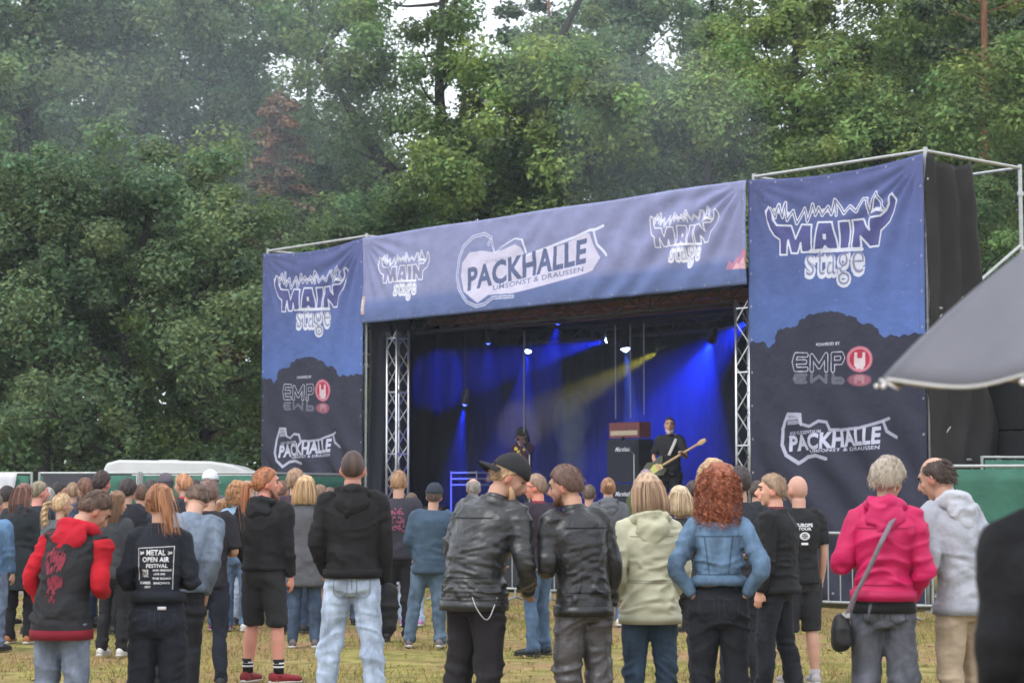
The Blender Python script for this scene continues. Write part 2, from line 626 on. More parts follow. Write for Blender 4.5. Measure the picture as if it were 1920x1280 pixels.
def build_forest():
    bark = material('bark', (0.032, 0.028, 0.024), 0.9, noise=0.4, nscale=5, bump=0.6, bscale=14, stretch=(1, 1, 0.25), bdist=0.04)
    pbark = material('pine_bark', (0.20, 0.095, 0.05), 0.9, noise=0.45, nscale=6, bump=0.6, bscale=12, stretch=(1, 1, 0.3), bdist=0.04)
    dbark = material('dead_bark', (0.10, 0.07, 0.05), 0.9, noise=0.3, nscale=5)
    leafs = [material('leaf_deep', (0.118, 0.190, 0.062), 0.55, attr='tint', trans=0.42, spec=0.25),
             material('leaf_mid', (0.142, 0.215, 0.064), 0.55, attr='tint', trans=0.42, spec=0.25),
             material('leaf_light', (0.175, 0.252, 0.072), 0.55, attr='tint', trans=0.38, spec=0.25),
             material('leaf_grey', (0.142, 0.212, 0.098), 0.6, attr='tint', trans=0.4, spec=0.25)]
    needle = material('needle', (0.07, 0.11, 0.05), 0.7, attr='tint', trans=0.15)
    dead = material('dead_needle', (0.19, 0.115, 0.07), 0.9, attr='tint', trans=0.15)
    V = {'low': broadleaf(21, 10, 0.14, 3.2, 20, 330, 0.070, 0.20, 0.80),
         'low2': broadleaf(22, 9.5, 0.16, 3.5, 18, 330, 0.070, 0.16, 0.85),
         'mid': broadleaf(23, 15, 0.22, 3.6, 22, 300, 0.086, 0.22, 0.95),
         'tall': broadleaf(24, 21, 0.22, 4.6, 26, 265, 0.104, 0.30, 1.1),
         'tall2': broadleaf(25, 22, 0.30, 4.3, 24, 265, 0.104, 0.28, 1.1),
         'oak': forked_oak(26),
         'thin': broadleaf(29, 21, 0.30, 3.6, 20, 150, 0.080, 0.20, 1.0),
         'pine': conifer(27, 22, 0.62, 2.6),
         'spruce': conifer(28, 15, 0.25, 2.2, dead=True)}

    # (kind, px of the trunk in the photo's width, distance, height, leaf material, label)
    L = [
        ('low', 60, 47, 9.6, 3, 'dark green tree behind the pale sheet on the left fence, lower than its neighbours'),
        ('low2', 235, 47, 9.6, 3, 'rounded dense tree standing right above the white caravan roof'),
        ('low', 405, 49, 8.8, 1, 'low leafy tree beside the left edge of the stage banner'),
        ('low2', -90, 50, 10.5, 0, 'broad tree cut by the left edge of the photo above the fence'),
        ('mid', 600, 57, 11.6, 3, 'grey green tree behind the left stage banner top'),
        ('oak', 872, 57, 18.6, 1, 'oak with thick dark forked limbs above the long header banner'),
        ('mid', 1010, 55, 14.6, 2, 'yellow green bushy tree over the middle of the header banner'),
        ('low', 735, 53, 9.6, 0, 'short dark tree just above the left end of the header banner'),
        ('mid', 1165, 56, 14.2, 3, 'greyish tree wrapped in stage smoke above the header banner'),
        ('mid', 1330, 54, 13.4, 2, 'light green tree above the right end of the header banner'),
        ('tall2', 1475, 58, 18.5, 2, 'tall bright green tree rising behind the big right banner'),
        ('mid', 1640, 55, 13.0, 1, 'bushy tree directly above the top corner of the right banner'),
        ('low', 1800, 50, 9.5, 0, 'dark low tree seen through the open scaffold frame'),
        ('mid', 1960, 54, 14.5, 2, 'fresh green tree at the right edge beside the red pine trunk'),
        ('low2', 1560, 56, 9.5, 0, 'low dark tree hidden mostly behind the right banner'),
        ('low2', 1900, 47, 6.2, 1, 'small leafy tree behind the umbrella and green fence'),
        ('tall', 40, 60, 20.0, 3, 'tall hazy tree at the top left corner of the photo'),
        ('tall2', 190, 63, 20.5, 3, 'tall misty tree second from the left edge at the top'),
        ('tall', 390, 60, 18.5, 3, 'tall hazy tree with a dark straight trunk left of the dead spruce'),
        ('thin', 575, 68, 19.5, 3, 'tree with thin airy top in front of the bright sky gap'),
        ('thin', 690, 70, 20.5, 1, 'slim tree at the top between the sky gap and the oak'),
        ('tall', 1190, 64, 19.0, 3, 'tall tree with pale leaves left of the upper sky opening'),
        ('thin', 1345, 68, 20.0, 3, 'tall thin tree below the sky opening at the top'),
        ('thin', 1560, 68, 21.0, 2, 'tall green tree with brown tinged twigs near the top right'),
        ('tall2', 1760, 64, 19.5, 1, 'tall dark leafed tree left of the red pine trunk'),
        ('tall', 1980, 62, 19.5, 2, 'tall tree at the top right corner of the photo'),
        ('tall', -120, 66, 20.0, 3, 'tall tree cut off by the left edge at the top'),
        ('thin', 270, 76, 21.5, 0, 'far tree behind the misty crowns at upper left'),
        ('tall', 1270, 80, 18.0, 0, 'far dark tree below the upper sky opening'),
        ('tall2', 455, 80, 18.5, 0, 'far tree behind the reddish dead spruce'),
        ('tall2', 1860, 80, 22.0, 0, 'far tree behind the red pine trunk'),
        ('mid', 480, 66, 14.5, 0, 'dark tree in the shade behind the dead spruce foot'),
        ('mid', 130, 64, 13.5, 0, 'dark tree in the shade above the fence on the left'),
    ]
    rr = random.Random(5)
    used = {}
    for kind, px, Y, H, lm, label in L:
        tm, cm = V[kind]
        h0 = {'low': 10, 'low2': 9.5, 'mid': 15, 'tall': 21, 'tall2': 22, 'oak': 19, 'thin': 21}[kind]
        s = H / h0
        X = (px - 960) * Y / 3900
        name = {'oak': 'oak_tree'}.get(kind, 'broadleaf_tree')
        t = thing(name, label, 'tree', (X, Y, -0.02), rr.uniform(0, 6.28), 'trees of the wood behind the stage')
        if kind == 'oak':
            t.rotation_euler.z = 0.12
        t.scale = (s * rr.uniform(0.95, 1.1), s * rr.uniform(0.95, 1.1), s)
        link('trunk', tm, bark, t)
        c = link('crown', cm, None, t)
        if not cm.materials:
            cm.materials.append(leafs[lm])
        c.material_slots[0].link = 'OBJECT'
        c.material_slots[0].material = leafs[lm]
    for px, Y, H, label in ((1850, 57, 21.5, 'pine with a bare reddish trunk near the right edge'),
                            (1030, 68, 19, 'pine with a few rusty branches above the bushy middle trees'),
                            (330, 70, 20, 'pine trunk half hidden in the misty crowns at upper left')):
        t = thing('pine_tree', label, 'tree', ((px - 960) * Y / 3900, Y, -0.02), rr.uniform(0, 6), 'trees of the wood behind the stage')
        t.scale = (H / 22,) * 3
        link('trunk', V['pine'][0], pbark, t)
        link('crown', V['pine'][1], needle, t)
    for px, Y, H, label in ((515, 55, 12.6, 'dead spruce with rust brown needles left of the sky gap'),
                            (440, 58, 10.0, 'smaller dead brown spruce behind the left banner corner'),
                            (1600, 60, 15.2, 'dying spruce with brown twigs between the green crowns at upper right')):
        t = thing('dead_spruce', label, 'tree', ((px - 960) * Y / 3900, Y, -0.02), rr.uniform(0, 6), 'trees of the wood behind the stage')
        t.scale = (H / 15,) * 3
        link('trunk', V['spruce'][0], dbark, t)
        link('crown', V['spruce'][1], dead, t)
    # the far undergrowth reads as one mass
    r = np.random.default_rng(3)
    n = 420
    cen = np.column_stack([r.uniform(-34, 34, n), r.uniform(62, 95, n), r.uniform(0.2, 6.0, n) * r.random(n) ** 0.4])
    me = leaf_mesh(cen, r.uniform(1.2, 2.6, n), 150, 0.2, 33, flat=0.8)
    tag(link('undergrowth', me, leafs[0]), 'dark leafy undergrowth filling the depth of the wood', 'undergrowth', kind='stuff')
    n = 45
    cen = np.column_stack([r.uniform(-4, 22, n), r.uniform(50, 56, n), r.uniform(0.2, 1.6, n)])
    me = leaf_mesh(cen, r.uniform(0.6, 1.3, n), 200, 0.10, 34, flat=0.8)
    tag(link('bushes', me, leafs[0]), 'low bushes along the edge of the wood behind the fences', 'bushes', kind='stuff')


build_ground()
build_grass()
build_litter()
build_forest()

# ------------------------------------------------------------ printed cloth: a small painter of flat artwork
PIX = 170.0      # pixels per metre of cloth


def photo_to_cloth(px, py):
    """where a mark seen at (px, py) in the photo lies on the front plane of the stage: (along, up)"""
    cp, sp = math.cos(PITCH), math.sin(PITCH)
    x, yv = (px - 960) / 3900, (640 - py) / 3900 
    k = 3900 / 3900.0
    d = Vector((x, cp - yv * sp, sp + yv * cp))
    o = Vector((0, 0, EYE))
    t = (SO - o).dot(SW) / d.dot(SW)
    q = o + d * t - SO
    return q.dot(SU), q.z


_txt_cache = {}


def text_tris(body, bold=0.0):
    """triangles of a line of lettering in a unit box"""
    key = (body, bold)
    if key in _txt_cache:
        return _txt_cache[key]
    cu = bpy.data.curves.new('lettering', 'FONT')
    cu.body = body
    cu.size = 1
    cu.resolution_u = 3
    cu.offset = bold
    cu.space_character = 1.06
    ob = bpy.data.objects.new('lettering', cu)
    COL.objects.link(ob)
    dg = bpy.context.evaluated_depsgraph_get()
    dg.update()
    me = ob.evaluated_get(dg).to_mesh()
    me.calc_loop_triangles()
    co = np.array([v.co[:2] for v in me.vertices]).reshape(-1, 2)
    tr = np.array([t.vertices for t in me.loop_triangles])
    ob.evaluated_get(dg).to_mesh_clear()
    bpy.data.objects.remove(ob)
    bpy.data.curves.remove(cu)
    lo, hi = co.min(0), co.max(0)
    if bold > 0:      # nested outlines share the frame of the thin lettering
        lo, hi = lo + bold, hi - bold
    elif bold < 0:
        lo, hi = lo + bold, hi - bold
    co = (co - lo) / (hi - lo)
    _txt_cache[key] = co[tr], (hi - lo)
    return _txt_cache[key]


class Cloth:
    """an image of a cloth that spans u0..u1 along the stage and z0..z1 upwards"""

    def __init__(self, u0, u1, z0, z1):
        self.u0, self.z0 = u0, z0
        self.w, self.h = int((u1 - u0) * PIX), int((z1 - z0) * PIX)
        self.a = np.zeros((self.h, self.w, 3), np.float32)
        self.U = u0 + (np.arange(self.w) + .5) / PIX
        self.Z = z0 + (np.arange(self.h) + .5) / PIX

    def _win(self, lo, hi):
        x0 = max(0, int((lo[0] - self.u0) * PIX) - 1)
        x1 = min(self.w, int((hi[0] - self.u0) * PIX) + 2)
        y0 = max(0, int((lo[1] - self.z0) * PIX) - 1)
        y1 = min(self.h, int((hi[1] - self.z0) * PIX) + 2)
        return x0, x1, y0, y1

    def _put(self, win, mask, col, al):
        x0, x1, y0, y1 = win
        s = self.a[y0:y1, x0:x1]
        s[mask] = s[mask] * (1 - al) + np.array(col, np.float32) * al

    def poly(self, pts, col, al=1.0):
        p = np.array(pts, float)
        win = self._win(p.min(0), p.max(0))
        x0, x1, y0, y1 = win
        if x1 <= x0 or y1 <= y0:
            return
        X, Y = np.meshgrid(self.U[x0:x1], self.Z[y0:y1])
        m = np.zeros(X.shape, bool)
        for a, b in zip(p, np.roll(p, -1, 0)):
            if a[1] == b[1]:
                continue
            c = ((a[1] > Y) != (b[1] > Y)) & (X < (b[0] - a[0]) * (Y - a[1]) / (b[1] - a[1]) + a[0])
            m ^= c
        self._put(win, m, col, al)

    def line(self, pts, wd, col, al=1.0, close=False):
        p = [np.array(q, float) for q in pts]
        if close:
            p.append(p[0])
        p = np.array(p)
        win = self._win(p.min(0) - wd, p.max(0) + wd)
        x0, x1, y0, y1 = win
        if x1 <= x0 or y1 <= y0:
            return
        X, Y = np.meshgrid(self.U[x0:x1], self.Z[y0:y1])
        m = np.zeros(X.shape, bool)
        for a, b in zip(p[:-1], p[1:]):
            d = b - a
            t = np.clip(((X - a[0]) * d[0] + (Y - a[1]) * d[1]) / (d @ d + 1e-9), 0, 1)
            m |= (X - a[0] - t * d[0]) ** 2 + (Y - a[1] - t * d[1]) ** 2 < (wd / 2) ** 2
        self._put(win, m, col, al)

    def tris(self, T, col, al=1.0):
        p = T.reshape(-1, 2)
        win = self._win(p.min(0), p.max(0))
        x0, x1, y0, y1 = win
        if x1 <= x0 or y1 <= y0:
            return
        m = np.zeros((y1 - y0, x1 - x0), bool)
        for t in T:
            a0, a1, b0, b1 = self._win(t.min(0), t.max(0))
            if a1 <= a0 or b1 <= b0:
                continue
            X, Y = np.meshgrid(self.U[a0:a1], self.Z[b0:b1])
            s = []
            for i in range(3):
                q, r_ = t[i], t[(i + 1) % 3]
                s.append((r_[0] - q[0]) * (Y - q[1]) - (r_[1] - q[1]) * (X - q[0]))
            inside = ((s[0] >= 0) & (s[1] >= 0) & (s[2] >= 0)) | ((s[0] <= 0) & (s[1] <= 0) & (s[2] <= 0))
            m[b0 - y0:b1 - y0, a0 - x0:a1 - x0] |= inside
        self._put(win, m, col, al)

    def text(self, body, quad, col, bold=0.0, al=1.0):
        """quad: top left, top right, bottom right, bottom left"""
        T, _ = text_tris(body, bold)
        tl, tr, br, bl = [np.array(q, float) for q in quad]
        s, t = T[..., :1], T[..., 1:]
        self.tris((bl * (1 - s) + br * s) * (1 - t) + (tl * (1 - s) + tr * s) * t, col, al)

    def eyelets(self, u0, u1, z0, z1):
        pts = [(u, z) for z in (z0 + 0.05, z1 - 0.05) for u in np.arange(u0 + 0.06, u1, 0.5)] + \
              [(u, z) for u in (u0 + 0.05, u1 - 0.05) for z in np.arange(z0 + 0.3, z1, 0.5)]
        self.line([(u0 + .09, z0 + .01), (u0 + .09, z1)], 0.006, (0.05, 0.06, 0.16), 0.5)
        self.line([(u1 - .09, z0 + .01), (u1 - .09, z1)], 0.006, (0.05, 0.06, 0.16), 0.5)
        for u, z in pts:
            for r_, c_ in ((0.016, (0.6, 0.6, 0.65)), (0.008, (0.02, 0.02, 0.02))):
                self.poly([(u + r_ * math.cos(t), z + r_ * math.sin(t)) for t in np.linspace(0, 6.28, 8, endpoint=False)], c_)

    def image(self, name):
        img = bpy.data.images.new(name, self.w, self.h, alpha=False)
        a = np.ones((self.h, self.w, 4), np.float32)
        lin = np.clip(self.a, 0, 1)
        a[..., :3] = np.where(lin < 0.0031308, lin * 12.92, 1.055 * lin ** (1 / 2.4) - 0.055)
        img.pixels.foreach_set(a.ravel())
        img.update()
        img.pack()
        return img


# the artwork, traced in the frame of one logo and then mapped to each place it is printed
def zoomed(s, ox, oy):
    return lambda x, y: photo_to_cloth(ox + x / s, oy + y / s)


def frame_map(fn, corner_from, corner_to):
    """affine map of cloth coordinates from one box (u0,u1,z0,z1) to another"""
    a, b = corner_from, corner_to

    def g(x, y):
        u, z = fn(x, y)
        return (b[0] + (u - a[0]) / (a[1] - a[0]) * (b[1] - b[0]), b[2] + (z - a[2]) / (a[3] - a[2]) * (b[3] - b[2]))
    return g


WHITE = (0.62, 0.64, 0.74)
WARM = (0.66, 0.63, 0.72)


def logo_main(c, P, k, fill, white, ink):
    """horned MAIN lettering with a rough brush line above and stage below; k scales line widths"""
    left = [(110, 265), (85, 330), (90, 440), (120, 540), (170, 620), (245, 665), (245, 850), (335, 850), (345, 670), (390, 830), (460, 830),
            (490, 700), (500, 815), (612, 810), (615, 470), (495, 470), (430, 650), (380, 490), (210, 490), (165, 420), (150, 320)]
    a_ = [(635, 790), (690, 440), (855, 435), (920, 775), (800, 775), (768, 735), (738, 790)]
    i_ = [(930, 430), (1050, 420), (1050, 770), (935, 775)]
    n_ = [(1080, 415), (1195, 400), (1275, 540), (1275, 385), (1400, 370), (1460, 310), (1500, 230), (1515, 130), (1548, 100), (1575, 180),
          (1570, 330), (1520, 450), (1395, 550), (1385, 740), (1265, 750), (1180, 620), (1180, 760), (1080, 770)]
    for s in (left, a_, i_, n_):
        q = [P(*t) for t in s]
        c.poly(q, fill)
        c.line(q, 0.030 * k, white, close=True)
    c.poly([P(*t) for t in ((752, 585), (788, 585), (788, 655), (752, 655))], white)
    rough = [[(140, 290), (190, 400), (245, 235), (285, 390), (310, 205), (335, 425), (400, 300), (440, 460), (535, 265), (560, 430),
              (635, 210), (655, 350), (700, 250), (735, 350), (805, 240), (840, 340), (882, 150), (900, 350)],
             [(882, 150), (990, 330), (1050, 235), (1130, 310), (1195, 150), (1245, 150), (1262, 340), (1345, 75), (1440, 290)],
             [(1280, 310), (1345, 280), (1430, 300)], [(190, 300), (260, 330), (350, 340)], [(610, 300), (760, 290), (860, 300)]]
    for s in rough:
        c.line([P(*t) for t in s], 0.058 * k, white)
    for s in rough[:2]:
        c.line([P(*t) for t in s], 0.018 * k, ink)
    c.line([P(*t) for t in ((600, 400), (760, 385), (930, 385), (1200, 355), (1400, 330))], 0.018 * k, ink)
    quad = [P(545, 790), P(1210, 745), P(1195, 1205), P(550, 1240)]
    c.text('stage', quad, white, 0.05)
    c.line([P(600, 800), P(1180, 775)], 0.06 * k, white)
    c.text('stage', quad, ink, -0.012, 0.75)


def logo_emp(c, P, k, al=1.0, sq=None, ink=(0.034, 0.035, 0.060)):
    f = P if sq is None else (lambda x, y: P(x, 365 + (365 - y) * sq))
    for wd_, col_ in ((0.078, (0.50, 0.50, 0.62)), (0.050, ink)):
        for q in ([(312, 192), (222, 190), (204, 258), (218, 330), (312, 328)], [(212, 260), (300, 258)], [(362, 335), (362, 200), (432, 305), (502, 190), (502, 335)],
                  [(566, 338), (566, 186), (648, 182), (662, 220), (644, 262), (575, 264)]):
            c.line([f(*t) for t in q], wd_ * k * (0.62 if sq else 1), col_, al)
    for rad, col in ((118, (0.50, 0.16, 0.23)), (100, (0.55, 0.30, 0.36)), (92, (0.42, 0.035, 0.075))):
        c.poly([f(812 + rad * math.cos(t), 232 + rad * 1.06 * math.sin(t)) for t in np.linspace(0, 6.28, 40, endpoint=False)], col, al)
    hand = [(762, 165), (785, 165), (790, 225), (830, 222), (835, 165), (858, 165), (860, 290), (840, 325), (785, 325), (760, 290)]
    c.poly([f(*t) for t in hand], (0.62, 0.5, 0.55), al)
    if sq is None:
        c.text('POWERED BY', [P(405, 80), P(632, 66), P(632, 96), P(405, 110)], (0.55, 0.55, 0.62), 0.03)


def logo_hall(c, P, k, white):
    body = [(275, 850), (265, 760), (150, 758), (112, 830), (92, 900), (95, 1050), (135, 1145), (240, 1222), (315, 1162), (400, 1148), (510, 1180)]
    c.line([P(*t) for t in body], 0.055 * k, white, 0.8)
    c.line([P(*t) for t in ((135, 800), (255, 790), (280, 850), (350, 872), (420, 820), (490, 830), (520, 905), (640, 905), (820, 888), (1000, 830), (1090, 797))],
           0.045 * k, white, 0.7)
    c.line([P(*t) for t in ((1030, 830), (1060, 920), (1150, 975))], 0.05 * k, white, 0.7)
    c.poly([P(*t) for t in ((140, 815), (270, 810), (265, 850), (135, 860))], white, 0.55)
    c.text('KULTURZENTRUM', [P(160, 925), P(445, 902), P(445, 930), P(160, 955)], white, 0.03, 0.9)
    c.text('PACKHALLE', [P(155, 968), P(1003, 878), P(1003, 1030), P(160, 1105)], white, 0.045)
    c.text('UMSONST & DRAUSSEN', [P(345, 1095), P(1010, 1052), P(1010, 1088), P(345, 1122)], white, 0.03, 0.95)


def cloth_material(name, img, trans=0.12):
    m = bpy.data.materials.new(name)
    m.use_nodes = True
    nt = m.node_tree
    b = nt.nodes['Principled BSDF']
    b.inputs['Roughness'].default_value = 0.65
    b.inputs['Specular IOR Level'].default_value = 0.2
    uv = nt.nodes.new('ShaderNodeUVMap')
    uv.uv_map = 'UVMap'
    t = nt.nodes.new('ShaderNodeTexImage')
    t.image = img
    t.extension = 'EXTEND'
    nt.links.new(uv.outputs[0], t.inputs[0])
    tc = nt.nodes.new('ShaderNodeTexCoord')
    nz = nt.nodes.new('ShaderNodeTexNoise')
    nz.inputs['Scale'].default_value = 3
    nz.inputs['Detail'].default_value = 8
    nt.links.new(tc.outputs['Object'], nz.inputs['Vector'])
    rp = nt.nodes.new('ShaderNodeValToRGB')
    rp.color_ramp.elements[0].position = 0.3
    rp.color_ramp.elements[0].color = (0.84, 0.84, 0.84, 1)
    rp.color_ramp.elements[1].position = 0.7
    rp.color_ramp.elements[1].color = (1, 1, 1, 1)
    nt.links.new(nz.outputs[0], rp.inputs[0])
    mm = nt.nodes.new('ShaderNodeMixRGB')
    mm.blend_type = 'MULTIPLY'
    mm.inputs[0].default_value = 1
    nt.links.new(t.outputs[0], mm.inputs[1])
    nt.links.new(rp.outputs[0], mm.inputs[2])
    nt.links.new(mm.outputs[0], b.inputs['Base Color'])
    tr = nt.nodes.new('ShaderNodeBsdfTranslucent')
    nt.links.new(mm.outputs[0], tr.inputs['Color'])
    ms = nt.nodes.new('ShaderNodeMixShader')
    ms.inputs[0].default_value = trans
    nt.links.new(b.outputs[0], ms.inputs[1])
    nt.links.new(tr.outputs[0], ms.inputs[2])
    nt.links.new(ms.outputs[0], nt.nodes['Material Output'].inputs['Surface'])
    bz = nt.nodes.new('ShaderNodeTexNoise')
    bz.inputs['Scale'].default_value = 5
    bz.inputs['Detail'].default_value = 4
    bp = nt.nodes.new('ShaderNodeBump')
    bp.inputs['Strength'].default_value = 0.35
    bp.inputs['Distance'].default_value = 0.06
    nt.links.new(tc.outputs['Object'], bz.inputs['Vector'])
    nt.links.new(bz.outputs[0], bp.inputs['Height'])
    nt.links.new(bp.outputs[0], b.inputs['Normal'])
    return m


def folds_from(p, c, direction, reach, freq, amp, seed):
    """tension folds that fan out of a hanging point c"""
    d = p - np.array(c)
    r_ = np.hypot(d[:, 0], d[:, 1]) + 1e-6
    a = np.arctan2(d[:, 1], d[:, 0]) - direction
    ph = vnoise(np.column_stack([a * 3, r_ * 0.4, np.zeros(len(a))]), seed) * 1.6
    return amp * np.sin(a * freq + ph) * np.exp(-(r_ / reach) ** 2) * np.clip(r_ / 0.5, 0, 1) * np.exp(-(a / 1.1) ** 2)


def cloth_sheet(name, u0, u1, z0, z1, disp, mat, w=0.0, du=0.05, sag=None, label=None, cat=None, group=None):
    nu, nz = int((u1 - u0) / du) + 1, int((z1 - z0) / du) + 1
    U, Z = np.meshgrid(np.linspace(u0, u1, nu), np.linspace(z0, z1, nz))
    p2 = np.column_stack([U.ravel(), Z.ravel()])
    d = disp(p2)
    z = p2[:, 1].copy()
    if sag is not None:
        top = np.clip((z - z0) / (z1 - z0), 0, 1) ** 6
        z -= sag(p2[:, 0]) * top
    v = np.column_stack([p2[:, 0], w + d, z])
    i = (np.arange(nz - 1)[:, None] * nu + np.arange(nu - 1)[None]).ravel()
    f = np.stack([i, i + 1, i + 1 + nu, i + nu], 1)
    me = mesh_from(v, f, name, True)
    uvl = me.uv_layers.new(name='UVMap')
    uv = np.column_stack([(p2[:, 0] - u0) / (u1 - u0), (p2[:, 1] - z0) / (z1 - z0)])
    uvl.data.foreach_set('uv', uv[f.ravel()].ravel())
    o = link(name, me, mat, None, SO, (0, 0, SA))
    s = o.modifiers.new('thickness', 'SOLIDIFY')
    s.thickness = 0.004
    return tag(o, label, cat, group)


UL, UR, UE, TOPZ, HEADZ = 3.2, 12.62, 15.85, 6.36, 4.75


def tree_line(c, z_mid, u0, u1, col, seed):
    """scalloped print of dark tree crowns"""
    r = np.random.default_rng(seed)
    px = [(-2, 655), (100, 650), (150, 650), (180, 662), (215, 655), (240, 626), (330, 622), (340, 608), (400, 598), (450, 594), (500, 592), (600, 601),
          (650, 615), (700, 616), (740, 638), (780, 648), (820, 636), (900, 639), (960, 634), (1010, 640)]
    up = [photo_to_cloth(1380 + x / 2.783, y_) for x, y_ in px]
    us = np.linspace(0, 1, 90)
    hh = np.interp(UR + us * (UE - UR), [q[0] for q in up], [q[1] for q in up]) + z_mid
    pts = [(u0, c.z0)] + [(u0 + (u1 - u0) * a, b) for a, b in zip(us, hh)] + [(u1, c.z0)]
    c.poly(pts, col)
    for a, b in zip(us, hh):
        rr = r.uniform(0.04, 0.11)
        c.poly([(u0 + (u1 - u0) * a + rr * math.cos(t), b - 0.03 + rr * math.sin(t)) for t in np.linspace(0, 6.28, 9)], col)


def build_banners():
    # ---- the two tall side banners
    P1 = zoomed(6.244, 1425, 340)
    P2 = zoomed(5.02, 1450, 630)
    Pc = zoomed(1.0, 0, 0)

    def box(x0, y0, x1, y1):
        a, b = photo_to_cloth(x0, y0), photo_to_cloth(x1, y1)
        return (a[0], b[0], b[1], a[1])
    refm = (*[photo_to_cloth(1437, 450)[0], photo_to_cloth(1678, 450)[0]], photo_to_cloth(1560, 536)[1], photo_to_cloth(1660, 352)[1])
    for side in ('far', 'near'):
        u0, u1 = (0, UL) if side == 'far' else (UR, UE)
        c = Cloth(u0, u1, 0.0, TOPZ)
        Z = c.Z[:, None]
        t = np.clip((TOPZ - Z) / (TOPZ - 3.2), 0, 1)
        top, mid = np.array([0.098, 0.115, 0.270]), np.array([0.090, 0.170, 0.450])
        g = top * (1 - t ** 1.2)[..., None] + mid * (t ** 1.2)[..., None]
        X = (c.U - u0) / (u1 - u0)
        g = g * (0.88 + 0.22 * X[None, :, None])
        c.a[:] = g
        r = np.random.default_rng(4)
        for _ in range(90):
            u, z = r.uniform(u0, u1), r.uniform(3.2, TOPZ)
            s = r.uniform(0.006, 0.012)
            c.poly([(u + s * math.cos(q), z + s * math.sin(q)) for q in np.linspace(0, 6.28, 7)], (0.3, 0.4, 0.7), 0.5)
        tree_line(c, 0.0 if side == 'near' else -0.10, u0, u1, (0.034, 0.035, 0.060), 3)
        sh = 0 if side == 'near' else -(UR) - 0.03

        def mv(fn, sh=sh):
            return lambda x, y: (fn(x, y)[0] + sh, fn(x, y)[1])
        if side == 'far':
            bx = (photo_to_cloth(515, 560)[0], photo_to_cloth(652, 560)[0], photo_to_cloth(580, 637)[1], photo_to_cloth(645, 496)[1])
            M = frame_map(P1, refm, bx)
        else:
            M = P1
        logo_main(c, M, 1.0, (0.088, 0.096, 0.26), WHITE, (0.11, 0.11, 0.26))
        if side == 'far':
            e1 = (photo_to_cloth(1484, 680)[0], photo_to_cloth(1634, 680)[0], photo_to_cloth(1560, 702)[1], photo_to_cloth(1612, 652)[1])
            e2 = (photo_to_cloth(529, 750)[0], photo_to_cloth(616, 750)[0], photo_to_cloth(570, 767)[1], photo_to_cloth(600, 724)[1])
            E = frame_map(P2, e1, e2)
            h1 = (photo_to_cloth(1467, 830)[0], photo_to_cloth(1680, 820)[0], photo_to_cloth(1500, 874)[1], photo_to_cloth(1660, 786)[1])
            h2 = (photo_to_cloth(516, 860)[0], photo_to_cloth(634, 860)[0], photo_to_cloth(530, 896)[1], photo_to_cloth(620, 826)[1])
            Hh = frame_map(P2, h1, h2)
        else:
            E = Hh = P2
        logo_emp(c, E, 1.0)
        logo_emp(c, E, 1.0, 0.28, 0.5)
        logo_hall(c, Hh, 1.0, (0.50, 0.51, 0.64))
        c.eyelets(u0, u1, 0.1, TOPZ)
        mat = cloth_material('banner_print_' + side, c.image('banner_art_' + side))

        def disp(p, u0=u0, u1=u1, side=side):
            q = np.column_stack([p, np.zeros(len(p))])
            d = folds_from(p, (u1, TOPZ), R(-115), 2.4, 22, 0.036, 5)
            d += folds_from(p, (u0, TOPZ), R(-65), 1.5, 22, 0.02, 6)
            d += 0.035 * vnoise(q * np.array([1.0, 0.35, 1]), 8) + 0.012 * vnoise(np.column_stack([p[:, 0] * 3 + p[:, 1] * 1.6, p[:, 1] * 0.5, p[:, 0] * 0]), 9)
            low = np.clip((3.4 - p[:, 1]) / 1.5, 0, 1)
            d += low * 0.05 * np.sin((p[:, 0] + p[:, 1] * 0.9) * 7 + 2 * vnoise(q * 0.7, 12))
            edge = np.minimum(p[:, 0] - u0, u1 - p[:, 0])
            return d * np.clip(edge / 0.25, 0.1, 1)
        lab = ('tall blue stage banner on the near right tower, large MAIN stage print over dark treetops' if side == 'near' else
               'tall blue stage banner on the far left tower, smaller MAIN stage print over dark treetops')
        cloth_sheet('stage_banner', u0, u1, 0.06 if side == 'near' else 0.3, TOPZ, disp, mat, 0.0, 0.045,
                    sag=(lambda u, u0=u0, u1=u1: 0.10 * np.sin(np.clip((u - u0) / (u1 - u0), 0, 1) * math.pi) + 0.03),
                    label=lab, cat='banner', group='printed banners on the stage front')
    # ---- the long header banner
    c = Cloth(UL, UR, HEADZ, TOPZ)
    Z = c.Z[:, None]
    t = (Z - HEADZ) / (TOPZ - HEADZ)
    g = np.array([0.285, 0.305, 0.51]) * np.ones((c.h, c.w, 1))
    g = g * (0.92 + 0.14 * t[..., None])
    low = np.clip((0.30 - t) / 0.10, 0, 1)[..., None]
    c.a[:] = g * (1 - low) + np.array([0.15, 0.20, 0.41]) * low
    fill, wh, ink = (0.30, 0.30, 0.49), (0.82, 0.83, 0.90), (0.42, 0.42, 0.62)
    for x0, y0, x1, y1, xm, ym in ((710, 470, 806, 563, 775, 0), (1218, 388, 1350, 502, 1290, 0)):
        uu0, uu1 = photo_to_cloth(x0, (y0 + y1) / 2)[0], photo_to_cloth(x1, (y0 + y1) / 2)[0]
        zt, zb = photo_to_cloth(x1 - 8, y0)[1], photo_to_cloth((x0 + x1) / 2, y1)[1]
        M = frame_map(P1, refm, (uu0, uu1, zb, zt))
        logo_main(c, M, 0.62, fill, wh, ink)
    Q = zoomed(6.0, 840, 400)
